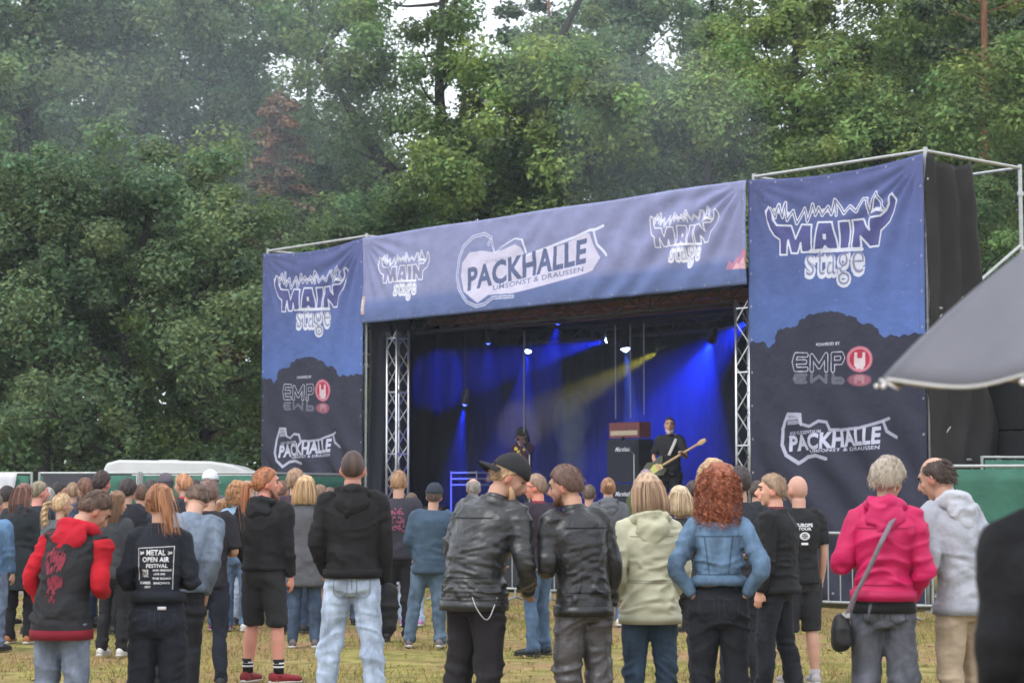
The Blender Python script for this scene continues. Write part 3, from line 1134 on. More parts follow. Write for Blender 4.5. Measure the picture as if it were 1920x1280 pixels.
    bodyp = [(250, 440), (170, 560), (155, 700), (190, 880), (345, 1010), (470, 920), (750, 900), (1100, 810), (1560, 680), (1640, 640), (1720, 500),
             (1640, 330), (1600, 220), (1540, 230), (1440, 290), (1320, 350), (1100, 410), (870, 470), (830, 380), (760, 350), (560, 440), (400, 420)]
    c.poly([Q(*t) for t in bodyp], (0.66, 0.63, 0.80))
    c.poly([Q(*t) for t in ((270, 380), (470, 350), (510, 440), (400, 420), (250, 440))], (0.27, 0.30, 0.52))
    ol = [(470, 350), (500, 270), (420, 225), (300, 260), (190, 370), (140, 500), (110, 700), (135, 850), (230, 1000), (330, 1045), (430, 1020),
          (520, 950), (750, 935)]
    c.line([Q(*t) for t in ol], 0.055, (0.74, 0.76, 0.90))
    c.line([Q(*t) for t in ol], 0.022, (0.22, 0.24, 0.48))
    for s in ([(500, 290), (540, 440), (620, 380), (760, 290), (850, 300), (885, 440)], [(885, 480), (1100, 400), (1440, 270), (1600, 190), (1680, 180), (1765, 140)],
              [(1650, 190), (1690, 350), (1790, 470)]):
        c.line([Q(*t) for t in s], 0.045, (0.74, 0.76, 0.90))
    c.line([Q(*t) for t in ((500, 300), (545, 425), (620, 385), (760, 300), (835, 310), (865, 430))], 0.02, (0.27, 0.28, 0.50))
    dk = (0.135, 0.165, 0.31)
    c.text('PACKHALLE', [Q(240, 625), Q(1565, 290), Q(1560, 555), Q(238, 865)], dk, 0.035)
    c.text('UMSONST & DRAUSSEN', [Q(520, 812), Q(1542, 600), Q(1542, 655), Q(520, 868)], dk, 0.012, 0.9)
    c.text('KULTURZENTRUM', [Q(440, 530), Q(720, 480), Q(720, 512), Q(440, 562)], dk, 0.0, 0.6)
    # small marks at both lower corners
    c.poly([photo_to_cloth(*t) for t in ((673, 556), (688, 556), (688, 590), (673, 590))], (0.62, 0.46, 0.45))
    c.poly([photo_to_cloth(*t) for t in ((676, 562), (685, 562), (685, 584), (676, 584))], (0.75, 0.70, 0.70))
    fl = [(1368, 506), (1372, 488), (1378, 495), (1384, 478), (1390, 486), (1397, 466), (1404, 470), (1404, 504)]
    c.poly([photo_to_cloth(*t) for t in fl], (0.50, 0.24, 0.34))
    c.poly([photo_to_cloth(*t) for t in ((1378, 505), (1386, 492), (1392, 497), (1400, 482), (1404, 504))], (0.75, 0.45, 0.50))
    c.eyelets(UL, UR, HEADZ, TOPZ)
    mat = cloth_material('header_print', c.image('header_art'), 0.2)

    def dish(p):
        q = np.column_stack([p, np.zeros(len(p))])
        d = folds_from(p, (UR, TOPZ), R(-140), 3.0, 22, 0.038, 15)
        d += folds_from(p, (UL, TOPZ), R(-50), 1.4, 24, 0.03, 16)
        sl = p[:, 0] * 1.0 + p[:, 1] * -1.3
        d += 0.030 * np.sin(sl * 9 + 3 * vnoise(q * 0.8, 17)) * np.clip((p[:, 0] - 6) / 4, 0, 1) * (0.5 + 0.5 * vnoise(q * 0.9, 18))
        d += 0.016 * vnoise(q * np.array([0.8, 1.4, 1]), 19) + 0.008 * vnoise(q * 4, 20)
        t_ = np.clip((p[:, 1] - HEADZ) / 0.45, 0, 1)
        d += -0.02 * np.sin(t_ * math.pi)
        return d * np.clip((TOPZ - p[:, 1]) / 0.15, 0.1, 1)
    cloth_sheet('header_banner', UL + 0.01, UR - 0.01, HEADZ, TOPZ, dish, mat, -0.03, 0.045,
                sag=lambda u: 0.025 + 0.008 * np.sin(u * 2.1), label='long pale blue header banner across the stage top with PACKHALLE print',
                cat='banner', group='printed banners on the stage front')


def truss(o, a, b, size, r=0.025, step=0.42, metal=None, tri=False, name='diagonal'):
    """four chords and their diagonals, in the coordinates of o"""
    a, b = np.array(a, float), np.array(b, float)
    d = b - a
    L = np.linalg.norm(d)
    d = d / L
    h = np.array([0, 0, 1.0]) if abs(d[2]) < 0.5 else np.array([1.0, 0, 0])
    e1 = h - d * (h @ d)
    e1 /= np.linalg.norm(e1)
    e2 = np.cross(d, e1)
    s = size / 2
    cor = [e1 * s + e2 * s, e1 * s - e2 * s, -e1 * s - e2 * s, -e1 * s + e2 * s]
    for c in cor:
        bar(MB(), a + c, b + c, r).build('chord', metal, o, True)
    n = max(2, int(L / step))
    for k in range(4):
        c0, c1 = cor[k], cor[(k + 1) % 4]
        for i in range(n):
            p = a + d * (L * i / n) + (c0 if i % 2 else c1)
            q = a + d * (L * (i + 1) / n) + (c1 if i % 2 else c0)
            bar(MB(), p, q, r * 0.5, 5).build(name, metal, o)
    for z in (0.03, 0.25, 0.5, 0.75, 0.97):
        m = MB()
        for k in range(4):
            bar(m, a + d * L * z + cor[k], a + d * L * z + cor[(k + 1) % 4], r * 0.7, 5)
        m.build('brace_frame', metal, o)


def build_stage():
    alu = material('aluminium', (0.62, 0.63, 0.65), 0.35, 0.9, noise=0.12, nscale=9)
    steel = material('galvanised_steel', (0.42, 0.43, 0.43), 0.45, 0.7, noise=0.2, nscale=12)
    black = material('black_molton', (0.0055, 0.0055, 0.007), 0.95, bump=0.5, bscale=3, stretch=(3, 3, 0.4), bdist=0.08, spec=0.1)
    drape = material('stage_drape', (0.035, 0.036, 0.045), 0.9, bump=0.4, bscale=3, stretch=(2, 2, 0.3), bdist=0.08, spec=0.15)
    wood = material('stage_ply', (0.05, 0.045, 0.04), 0.6, noise=0.3, nscale=3)
    roofm = material('roof_tarp', (0.045, 0.04, 0.045), 0.8, noise=0.3, nscale=1.5)
    D = 6.0
    s = thing('concert_stage', 'black concert stage with deck, roof and dark cloth walls behind the banners', 'stage', SO, SA)
    MB().box(((UL + UR) / 2, 0.3 + D / 2, 1.0), (UR - UL + 1.2, D, 0.12)).build('deck', wood, s)
    m = MB()
    m.box(((UL + UR) / 2, 0.34, 0.48), (UR - UL + 1.1, 0.05, 0.90))
    m.build('front_skirt', drape, s)
    MB().box(((UL + UR) / 2, 0.3 + D / 2, 4.98), (UR - UL + 1.3, D + 0.4, 0.08)).build('roof', roofm, s)

    def wavy(name, p0, p1, z0, z1, amp=0.07, freq=9, mat=black, parent=s):
        p0, p1 = np.array(p0, float), np.array(p1, float)
        L = np.linalg.norm(p1 - p0)
        n = int(L / 0.06)
        t = np.linspace(0, 1, n)
        nrm = np.array([-(p1 - p0)[1], (p1 - p0)[0]]) / L
        zz = np.linspace(z0, z1, 14)
        T, Zz = np.meshgrid(t, zz)
        q = np.column_stack([T.ravel() * L, Zz.ravel(), np.zeros(T.size)])
        d = amp * np.sin(q[:, 0] * freq + 2.5 * vnoise(q * np.array([0.6, 0.25, 1]), 5)) + amp * 0.6 * vnoise(q * np.array([1.2, 0.5, 1]), 6)
        v = np.column_stack([p0[0] + (p1[0] - p0[0]) * T.ravel() + nrm[0] * d, p0[1] + (p1[1] - p0[1]) * T.ravel() + nrm[1] * d, Zz.ravel()])
        i = (np.arange(13)[:, None] * n + np.arange(n - 1)[None]).ravel()
        o = link(name, mesh_from(v, np.stack([i, i + 1, i + 1 + n, i + n], 1), name, True), mat, parent)
        o.modifiers.new('thickness', 'SOLIDIFY').thickness = 0.01
        return o
    wavy('back_wall', (UL - 0.3, D), (UR + 0.3, D), 1.07, 4.93)
    wavy('side_wall', (UL + 0.10, 0.95), (UL + 0.10, D), 1.07, 4.93)
    wavy('side_wall', (UR + 0.35, 1.3), (UR + 0.35, D), 1.07, 4.93)
    # masking drape between the left banner and its truss
    o = wavy('masking_drape', (UL + 0.06, 0.10), (UL + 0.12, 1.05), 0.05, 4.9, 0.03, 14, drape, None)
    o.location, o.rotation_euler = SO, (0, 0, SA)
    tag(o, 'dark grey drape hanging between the far left banner and the bare truss', 'drape')

    for u, w_, lab in ((UL + 0.38, 0.52, 'aluminium truss tower at the far left of the stage opening'),
                   (UR - 0.72, 0.80, 'aluminium truss tower beside the big right banner')):
        t = thing('truss_tower', lab, 'truss', st(u, w_), SA, 'truss towers of the stage opening')
        truss(t, (0, 0, 0.12), (0, 0, 4.62), 0.28, 0.024, 0.33, alu)
        MB().box((0, 0, 0.07), (0.55, 0.55, 0.10)).build('base_plate', steel, t)
    for w, lab, z in ((0.80, 'front roof truss just under the header banner', 4.72), (3.4, 'rear lighting truss across the dark stage', 4.62)):
        t = thing('roof_truss', lab, 'truss', st(UL, w), SA, 'lighting trusses under the stage roof')
        truss(t, (0.40 if w < 1 else 0, 0, z), (UR - UL - (0.95 if w < 1 else 0), 0, z), 0.26, 0.022, 0.42, material('black_truss', (0.05, 0.045, 0.05), 0.5, 0.3))
    # warm painted beams of the roof
    beam = material('red_beam', (0.20, 0.09, 0.07), 0.6, noise=0.3, nscale=5)
    t = thing('roof_beams', 'reddish roof beams seen under the header banner', 'roof beam', st(UL, 0), SA)
    for w in (1.5, 2.2, 2.9):
        MB().box(((UR - UL) / 2, w, 4.84), (UR - UL, 0.14, 0.10)).build('beam', beam, t)

    # ---- scaffold towers that carry the banners
    def scaffold(name, u0, u1, lab):
        t = thing(name, lab, 'scaffold', st(u0, 0), SA, 'scaffold towers beside the stage')
        L, Wd = u1 - u0, 2.36
        for x in (0.03, L - 0.03):
            for y in (0.10, Wd):
                m = MB()
                bar(m, (x, y, 0.0), (x, y, TOPZ + 0.07), 0.030)
                m.box((x, y, 0.01), (0.15, 0.15, 0.02))
                for z in (2.0, 4.0, 5.2, 6.0):
                    m.tube([(x, y, z - 0.03), (x, y, z + 0.03)], [0.048, 0.048], n=8, sub=1)
                m.build('upright', steel, t)
        for z in (2.1, 4.2, TOPZ + 0.02):
            for y in (0.10, Wd):
                bar(MB(), (0.03, y, z), (L - 0.03, y, z), 0.025).build('ledger', steel, t)
            for x in (0.03, L - 0.03):
                bar(MB(), (x, 0.10, z), (x, Wd, z), 0.025).build('transom', steel, t)
        for x in (0.03, L - 0.03):
            bar(MB(), (x, Wd, 5.25), (x, 0.3, 4.05), 0.024).build('diagonal', steel, t)
            bar(MB(), (x, Wd, 4.1), (x, 0.15, 2.2), 0.022).build('diagonal', steel, t)
            bar(MB(), (x, Wd, 1.9), (x, 0.15, 0.2), 0.022).build('diagonal', steel, t)
        for z in (2.15, 4.25):
            for k in range(5):
                MB().box((L / 2, 0.35 + k * 0.45, z), (L - 0.1, 0.40, 0.05)).build('plank', wood, t)
        return t
    scaffold('scaffold_tower', 0.0, UL, 'scaffold tower carrying the far left banner')
    scaffold('scaffold_tower', UR, UE, 'scaffold tower at the near right corner with open back frame')
    # black cloth hung on the right flank of the tower
    n, k = 26, 60
    T, Zz = np.meshgrid(np.linspace(0, 1, n), np.linspace(0.9, TOPZ - 0.02, k))
    q = np.column_stack([T.ravel(), Zz.ravel(), np.zeros(T.size)])
    reach = np.interp(q[:, 1], [0.9, 1.6, 2.6, 3.6, 4.4, 6.4], [1.42, 1.45, 1.62, 1.28, 1.18, 1.12]) + 0.03 * vnoise(q * np.array([0, 3, 0]), 2)
    y = 0.04 + q[:, 0] * reach
    x = UE + 0.035 + 0.05 * np.sin(q[:, 0] * 17 + 2 * vnoise(q * 1.0, 3)) * np.clip(q[:, 0] * 5, 0, 1) + 0.05 * vnoise(q * np.array([2, 1.2, 1]), 4)
    z = q[:, 1] - 0.12 * np.sin(q[:, 0] * math.pi) * (q[:, 1] / TOPZ) ** 8
    i = (np.arange(k - 1)[:, None] * n + np.arange(n - 1)[None]).ravel()
    net = material('flank_cloth', (0.020, 0.018, 0.018), 0.85, noise=0.25, nscale=2, bump=0.4, bscale=6, bdist=0.03)
    o = link('flank_cloth', mesh_from(np.column_stack([x, y, z]), np.stack([i, i + 1, i + 1 + n, i + n], 1), 'flank_cloth', True), net, None, SO, (0, 0, SA))
    o.modifiers.new('thickness', 'SOLIDIFY').thickness = 0.008
    tag(o, 'ragged black cloth tied to the side of the right stage tower', 'cloth')
    # dark loudspeaker stack standing behind the flank cloth
    cab = material('speaker_black', (0.012, 0.012, 0.013), 0.6, bump=0.2, bscale=80)
    t = thing('speaker_stack', 'tall dark loudspeaker stack beside the right tower under the umbrella', 'loudspeaker', st(UE + 0.15, 2.15), SA)
    for z in (0.55, 1.35, 2.15, 2.9):
        MB().box((0, 0, z), (0.85, 0.8, 0.72)).build('cabinet', cab, t)
    # stair landing with rails at the right edge
    pale = material('weathered_plank', (0.42, 0.41, 0.38), 0.8, noise=0.2, nscale=5)
    t = thing('stage_stair', 'pale scaffold stair and landing behind the green fence at the right edge', 'stairs', (7.05, 30.4, 0), 0.05)
    for z in (2.05, 2.32):
        MB().box((0.55, 0, z), (1.5, 0.5, 0.07)).build('landing', pale, t)
    for x in (-0.1, 0.25, 1.2):
        bar(MB(), (x, -0.2, 0), (x, -0.2, 2.35), 0.025).build('post', steel, t)
    bar(MB(), (0.3, -0.25, 2.02), (1.1, -0.25, 2.62), 0.025).build('rail', steel, t)
    bar(MB(), (0.35, -0.25, 3.3), (1.1, -0.25, 2.0), 0.03).build('brace', pale, t)
    bar(MB(), (0.7, -0.25, 2.7), (1.4, -0.25, 2.75), 0.02).build('rail', steel, t)

    # ---- stage lamps
    shell = material('lamp_shell', (0.02, 0.02, 0.022), 0.5)

    def lens(key, col, e):
        return material(key, (0.8, 0.8, 0.8), 0.3, emit=col, estr=e)
    blue, yel, pale_b = (0.01, 0.035, 1.0), (1.0, 0.85, 0.05), (0.45, 0.62, 1.0)

    def spot(px, py, w, target, col, power, ang, kind, lab, lenscol=pale_b, le=14, r=0.09):
        u = None
        # from the sight line to a point w metres behind the front plane
        cp, sp = math.cos(PITCH), math.sin(PITCH)
        d = Vector(((px - 960) / 3900, cp - (640 - py) / 3900 * sp, sp + (640 - py) / 3900 * cp))
        tt = ((SO - Vector((0, 0, EYE))).dot(SW) + w) / d.dot(SW)
        pos = Vector((0, 0, EYE)) + d * tt
        rel = pos - SO
        pos_s = Vector((rel.dot(SU), rel.dot(SW), pos.z))
        t = thing('stage_lamp', lab, 'stage lamp', pos, SA, 'lit lamps hanging in the stage')
        dirv = (Vector(target) - pos_s).normalized()
        m = MB()
        a = -np.array(dirv) * 0.22
        m.tube([a * 1.25, a, a * 0.1, -a * 0.12], [r * 0.35, r * 0.8, r * 1.05, r * 1.15], n=14, sub=1)
        m.build('housing', shell, t, True)
        m = MB()
        m.tube([-a * 0.13, -a * 0.17], [r, r * 0.9], n=14, sub=1)
        m.ball(-a * 0.14, r * 0.62, 12)
        m.build('lens', lens('lens_%s' % kind, lenscol, le), t)
        m = MB()
        for sx in (-1, 1):
            bar(m, (sx * (r + 0.03), 0, 0), (sx * (r + 0.03), 0, 0.22), 0.012, 6)
        bar(m, (-(r + 0.03), 0, 0.22), (r + 0.03, 0, 0.22), 0.012, 6)
        bar(m, (0, 0, 0.22), (0, 0, max(0.3, 4.6 - pos.z)), 0.014, 6)
        m.build('yoke', shell, t)
        ld = bpy.data.lights.new('beam', 'SPOT')
        ld.energy = power
        ld.color = col
        ld.spot_size = ang
        ld.spot_blend = 0.5
        ld.shadow_soft_size = 0.04
        lo = bpy.data.objects.new('beam', ld)
        COL.objects.link(lo)
        lo.parent = t
        lo.location = dirv * 0.1
        lo.rotation_euler = dirv.to_track_quat('-Z', 'Y').to_euler()
        return t
    spot(990, 656, 3.2, (4.9, 2.0, 1.2), blue, 1500, R(34), 'white', 'small lit lamp left of the hanging pole', le=12, r=0.07)
    spot(1143, 637, 3.2, (2.9, 1.6, 3.7), blue, 4500, R(22), 'white', 'upper bright lamp above the amplifier throwing a beam leftwards', le=16)
    spot(1173, 651, 3.0, (7.5, 2.9, 1.0), (0.08, 0.18, 1.0), 3500, R(16), 'white', 'brightest round lamp straight above the amplifier', le=26)
    spot(1335, 635, 2.8, (5.9, 4.9, 1.6), blue, 5200, R(44), 'white', 'lamp near the right truss throwing a wide blue beam', le=16, r=0.08)
    spot(1237, 657, 3.2, (4.6, 3.6, 3.3), yel, 2600, R(15), 'yellow', 'yellow lamp with a short yellow beam', lenscol=(0.95, 1.0, 0.25), le=20, r=0.05)
    spot(1402, 600, 2.6, (5.5, 5.0, 3.0), blue, 4500, R(26), 'white', 'lamp tucked behind the right truss at roof height', le=6, r=0.05)
    spot(872, 755, 1.3, (4.05, 1.15, 1.2), blue, 3000, R(34), 'dim', 'low side lamp washing the left drape blue', lenscol=(0.05, 0.1, 1.0), le=3, r=0.05)
    spot(1047, 603, 2.6, (4.5, 3.0, 2.6), blue, 900, R(40), 'dim', 'small blue lamp close under the roof', lenscol=(0.1, 0.2, 1.0), le=4, r=0.05)
    spot(915, 640, 2.0, (3.9, 2.6, 1.4), blue, 350, R(40), 'dim', 'dim blue lamp under the roof near the left truss', lenscol=(0.1, 0.2, 1.0), le=4, r=0.05)

    # ---- hanging pole and cables
    dimm = material('painted_grey', (0.16, 0.17, 0.20), 0.5)
    t = tag(bar(MB(), (0, 0, 2.75), (0, 0, 4.6), 0.02).build('hanging_pole', dimm, None, loc=st(5.4, 2.0), rot=(0, 0, SA)),
            'thin grey pole hanging from the roof left of centre', 'pole')
    for k, (u, zz, lab) in enumerate(((7.35, 2.95, 'left of three thin cables hanging down to the amplifier'),
                                      (7.72, 2.95, 'middle one of the three thin cables over the amplifier'),
                                      (8.05, 3.0, 'right of three thin cables hanging down to the amplifier'))):
        tag(bar(MB(), (0, 0, zz), (0, 0, 4.6), 0.011, 6).build('hanging_cable', material('cable_blue_grey', (0.3, 0.32, 0.42), 0.5), None,
                                                               loc=st(u, 2.4), rot=(0, 0, SA)), lab, 'cable', 'cables above the amplifier')
    # ---- amplifier stack
    tolex = material('amp_vinyl', (0.015, 0.015, 0.02), 0.5, bump=0.2, bscale=120)
    grille = material('amp_grille', (0.02, 0.022, 0.035), 0.8, noise=0.3, nscale=200)
    redtol = material('amp_red', (0.22, 0.06, 0.06), 0.5, noise=0.2, nscale=20)
    t = thing('guitar_amplifier', 'tall guitar amplifier stack with reddish head and small white script', 'amplifier', st(7.75, 2.35, 1.06), SA)
    for z in (0.38, 1.15):
        c = MB().box((0, 0, z), (0.78, 0.36, 0.74)).build('cabinet', tolex, t)
        MB().box((0, -0.184, z), (0.72, 0.012, 0.68)).build('grille', grille, c)
        T, _ = text_tris('Marshall', 0.02)
        V = [(-0.17 + 0.34 * p[0] + 0.03 * p[1], -0.193, z + 0.16 + 0.075 * p[1]) for tr in T for p in tr]
        link('script', mesh_from(V, [(i, i + 1, i + 2) for i in range(0, len(V), 3)]), material('script_white', (0.75, 0.75, 0.8), 0.4), c)
    hd = MB().box((0, 0, 1.68), (0.74, 0.28, 0.27)).build('amplifier_head', redtol, t)
    MB().box((0, -0.145, 1.63), (0.66, 0.01, 0.08)).build('control_panel', material('brass_panel', (0.5, 0.42, 0.3), 0.4, 0.5), hd)
    # keyboard rack left of the singer
    t = thing('keyboard_stand', 'folding metal keyboard rack at the stage front left of the singer', 'rack', st(4.35, 1.6, 1.06), SA)
    for z in (0.75, 0.86, 0.97):
        MB().box((0, 0, z), (0.75, 0.3, 0.03)).build('shelf', dimm, t)
    for x in (-0.36, 0.36):
        bar(MB(), (x, -0.14, 0), (x, -0.14, 1.0), 0.015).build('leg', dimm, t)
    # microphone stands
    for u, lab in ((6.75, 'microphone stand at the stage edge left of the amplifier'), (8.3, 'microphone stand just right of the amplifier')):
        t = thing('microphone_stand', lab, 'microphone stand', st(u, 0.9 if u < 7 else 1.9, 1.06), SA, 'microphone stands on the stage')
        bar(MB(), (0, 0, 0.02), (0, 0, 1.25), 0.012).build('pole', alu, t)
        bar(MB(), (0, 0, 1.25), (0.1, -0.35, 1.5), 0.010).build('boom', alu, t)
        MB().ball((0.1, -0.37, 1.51), (0.03, 0.04, 0.03), 8).build('microphone', shell, t)
        MB().tube([(0, 0, 0), (0, 0, 0.02)], [0.14, 0.13], n=12, sub=1).build('base', shell, t)
    # floor monitor wedges
    for k, (u, lab) in enumerate(((4.6, 'black floor monitor wedge at the stage edge by the singer'), (9.6, 'black floor monitor wedge in front of the bass player'))):
        m = MB()
        m.add([(-.3, -.2, 0), (.3, -.2, 0), (.3, .22, 0), (-.3, .22, 0), (-.3, -.12, .33), (.3, -.12, .33), (.3, .0, .36), (-.3, .0, .36)],
              [(0, 3, 2, 1), (0, 1, 5, 4), (1, 2, 6, 5), (2, 3, 7, 6), (3, 0, 4, 7), (4, 5, 6, 7)])
        tag(m.build('monitor_wedge', cab, None, loc=st(u, 0.6, 1.06), rot=(0, 0, SA)), lab, 'monitor speaker', 'floor monitors')

    # ---- smoke in the stage, lit by the beams
    def volume(name, size, loc, dens, col, rot=0, ball=False, aniso=0.0, nscale=0.0):
        m = MB()
        if ball:
            m.ball((0, 0, 0), (size[0] / 2, size[1] / 2, size[2] / 2), 18)
        else:
            m.box((0, 0, 0), size)
        mt = bpy.data.materials.new(name + '_air')
        mt.use_nodes = True
        nt = mt.node_tree
        nt.nodes.clear()
        out = nt.nodes.new('ShaderNodeOutputMaterial')
        pv = nt.nodes.new('ShaderNodeVolumePrincipled')
        pv.inputs['Color'].default_value = (*col, 1)
        pv.inputs['Density'].default_value = dens
        pv.inputs['Anisotropy'].default_value = aniso
        nt.links.new(pv.outputs[0], out.inputs['Volume'])
        return tag(m.build(name, mt, None, loc=loc, rot=(0, 0, rot)), kind='stuff')
    volume('stage_smoke', (UR - UL - 0.1, 4.55, 3.6), st((UL + UR) / 2, 3.55, 2.95), 0.020, (0.8, 0.85, 1.0), SA)
    k = 0
    for du_, zz, sx, sz in ((0, 2.3, 0.55, 1.3), (-0.08, 2.9, 0.70, 1.1), (0.12, 3.05, 0.50, 0.9), (0.02, 2.6, 0.35, 1.6)):
        o = volume('smoke_plume', (sx, 0.6, sz), st(6.25 + du_, 2.4, zz), 0.26, (0.75, 0.85, 0.95), SA, True)
        o['label'] = 'thin white smoke plume rising between the singer and the amplifier'
    # stage smoke that drifted up into the trees
    for px_, z_, Y_, sx, sy, sz, dn in ((150, 13.0, 50, 14, 9, 12, 0.0055), (430, 12.0, 52, 10, 8, 10, 0.007), (1250, 9.8, 50, 5.5, 5, 5.5, 0.018),
                                        (1120, 13.5, 52, 6, 5, 6, 0.014), (300, 9.5, 50, 12, 8, 6, 0.004)):
        o = volume('drifting_smoke', (sx, sy, sz), ((px_ - 960) * Y_ / 3900, Y_, z_), dn, (0.82, 0.92, 1.0), 0, True)
        o['label'] = 'bluish stage smoke drifting in front of the trees'
    # thin haze of the whole place
    volume('haze', (90, 112, 33.0), (0, 50, 15.4), 0.0005, (0.86, 0.93, 1.0))


build_banners()
build_stage()

# ------------------------------------------------------------ fences, barriers, caravan
def build_surroundings():
    galv = material('fence_galv', (0.36, 0.38, 0.38), 0.5, 0.5, noise=0.15, nscale=10)
    green = material('fence_cloth_green', (0.035, 0.12, 0.085), 0.7, noise=0.25, nscale=2, bump=0.5, bscale=4, bdist=0.05)
    dark = material('fence_banner_dark', (0.05, 0.05, 0.065), 0.7, noise=0.2, nscale=3)
    foot = material('fence_foot_concrete', (0.25, 0.24, 0.22), 0.9, noise=0.2, nscale=10)
    white = material('white_tarp', (0.62, 0.62, 0.68), 0.6, noise=0.12, nscale=2, bump=0.5, bscale=3, bdist=0.05)

    def panel(x0, y0, x1, y1, H, lab, cloth=True, mat=green):
        a, b = Vector((x0, y0, 0)), Vector((x1, y1, 0))
        L = (b - a).length
        t = thing('mobile_fence', lab, 'fence', a, math.atan2(y1 - y0, x1 - x0), 'mobile fence panels with green cloth')
        for x in (0, L):
            bar(MB(), (x, 0, 0.06), (x, 0, H), 0.024).build('post', galv, t)
            MB().box((x, 0, 0.06), (0.22, 0.6, 0.12)).build('foot', foot, t)
        for z in (0.2, H - 0.02):
            bar(MB(), (0, 0, z), (L, 0, z), 0.020).build('rail', galv, t)
        m = MB()
        for x in np.arange(0.25, L, 0.25):
            bar(m, (x, 0, 0.2), (x, 0, H), 0.004, 4)
        m.build('wire_mesh', galv, t)
        if cloth:
            n, k = 34, 12
            X, Z = np.meshgrid(np.linspace(0.03, L - 0.03, n), np.linspace(0.12, H - 0.06, k))
            q = np.column_stack([X.ravel(), Z.ravel(), np.full(X.size, x0)])
            y = -0.035 + 0.018 * vnoise(q * 2.2, 31)
            i = (np.arange(k - 1)[:, None] * n + np.arange(n - 1)[None]).ravel()
            c = link('privacy_cloth', mesh_from(np.column_stack([X.ravel(), y, Z.ravel()]), np.stack([i, i + 1, i + 1 + n, i + n], 1), 'cloth', True), mat, t)
            c.modifiers.new('thickness', 'SOLIDIFY').thickness = 0.004
        return t
    Y = 34.0

    def fx(px, y=Y):
        return (px - 960) * y / 3900
    panel(fx(-150), Y, fx(61), Y, 1.99, 'green clothed fence panel at the left edge with pale sheet over it')
    p2 = panel(fx(76), Y, fx(262), Y - .05, 1.99, 'green clothed fence panel with dark banner behind the heads on the left')
    panel(fx(267), Y, fx(482), Y, 1.99, 'green clothed fence panel in front of the white caravan')
    panel(fx(484), Y + .1, fx(640), Y + 2.5, 1.99, 'green clothed fence panel half behind the far left stage banner')
    # pale sheet hung over the first panel
    n, k = 20, 20
    X, Z = np.meshgrid(np.linspace(0, 1, n), np.linspace(0.1, 1.97, k))
    q = np.column_stack([X.ravel() * 2, Z.ravel(), np.zeros(X.size)])
    x = fx(-150) + X.ravel() * (fx(36) - fx(-150) - 0.16 * (1.97 - Z.ravel()))
    y = Y - 0.10 + 0.03 * np.sin(q[:, 0] * 12 + q[:, 1] * 2) + 0.02 * vnoise(q * 2, 3)
    i = (np.arange(k - 1)[:, None] * n + np.arange(n - 1)[None]).ravel()
    o = link('pale_sheet', mesh_from(np.column_stack([x, y, Z.ravel()]), np.stack([i, i + 1, i + 1 + n, i + n], 1), 'sheet', True), white)
    o.modifiers.new('thickness', 'SOLIDIFY').thickness = 0.004
    tag(o, 'whitish sheet hung over the fence at the left edge of the photo', 'sheet')
    # dark banner with white capitals on the second panel
    t = thing('fence_banner', 'dark banner with large white capitals tied to the left fence', 'banner', (fx(84), Y - 0.07, 0))
    MB().box(((fx(250) - fx(84)) / 2, 0, 1.62), (fx(250) - fx(84), 0.01, 0.66)).build('sheet', dark, t)
    T, _ = text_tris('FESTIVAL', 0.02)
    V = [(0.06 + (fx(246) - fx(90)) * p[0], -0.012, 1.44 + 0.26 * p[1]) for tr in T for p in tr]
    link('lettering', mesh_from(V, [(i, i + 1, i + 2) for i in range(0, len(V), 3)]), material('print_white', (0.6, 0.6, 0.62), 0.6), t)
    # fence on the right
    Yr = 25.5
    panel(fx(1783, Yr), Yr, fx(2140, Yr), Yr - 0.3, 1.97, 'green clothed fence panel at the right edge beside the grey hoodie')
    panel(fx(1840, 29), 29.0, fx(2100, 29), 29.4, 2.15, 'second green fence panel further back at the right edge', True)

    # ---- crowd barriers
    def barrier(x0, y0, ang, lab):
        t = thing('crowd_barrier', lab, 'barrier', (x0, y0, 0), ang, 'crowd barriers in front of the stage')
        L = 2.2
        m = MB()
        m.tube([(0, 0, 0.22), (0, 0, 1.02), (0.10, 0, 1.10), (L - 0.10, 0, 1.10), (L, 0, 1.02), (L, 0, 0.22)], 0.019, n=8, sub=3)
        bar(m, (0, 0, 0.22), (L, 0, 0.22), 0.019)
        m.build('frame', galv, t, True)
        for q in range(1, 12):
            bar(MB(), (L * q / 12, 0, 0.22), (L * q / 12, 0, 1.10), 0.009, 6).build('bar', galv, t)
        for x in (0.3, L - 0.3):
            mm = MB()
            mm.tube([(x, -0.32, 0.02), (x, 0, 0.10), (x, 0.32, 0.02)], 0.018, n=6, sub=1)
            mm.tube([(x, 0, 0.08), (x, 0, 0.24)], 0.018, n=6, sub=1)
            mm.build('foot', galv, t)
        return t
    xs = [(4.62, 26.2, -0.12, 'grey crowd barrier between the pink jacket and the grey hoodie'),
          (3.55, 27.6, -0.72, 'grey crowd barrier left of the pink jacket, bars in view'),
          (1.95, 29.1, -0.74, 'grey crowd barrier behind the bald man in shorts'),
          (0.35, 30.7, -0.76, 'grey crowd barrier glimpsed behind the curly red hair'),
          (-1.3, 32.4, -0.78, 'grey crowd barrier in the middle, mostly behind the leather jackets'),
          (-2.95, 34.2, -0.80, 'grey crowd barrier under the far left end of the stage')]
    for a in xs:
        barrier(*a)

    # ---- caravan
    cw = material('caravan_white', (0.60, 0.61, 0.62), 0.4, noise=0.08, nscale=2)
    glass = material('caravan_glass', (0.03, 0.035, 0.04), 0.15)
    t = thing('caravan', 'white caravan behind the left fence, only its long roof showing', 'caravan', (fx(185, 42.5), 42.5, 0))
    L = fx(487, 42.5) - fx(185, 42.5)
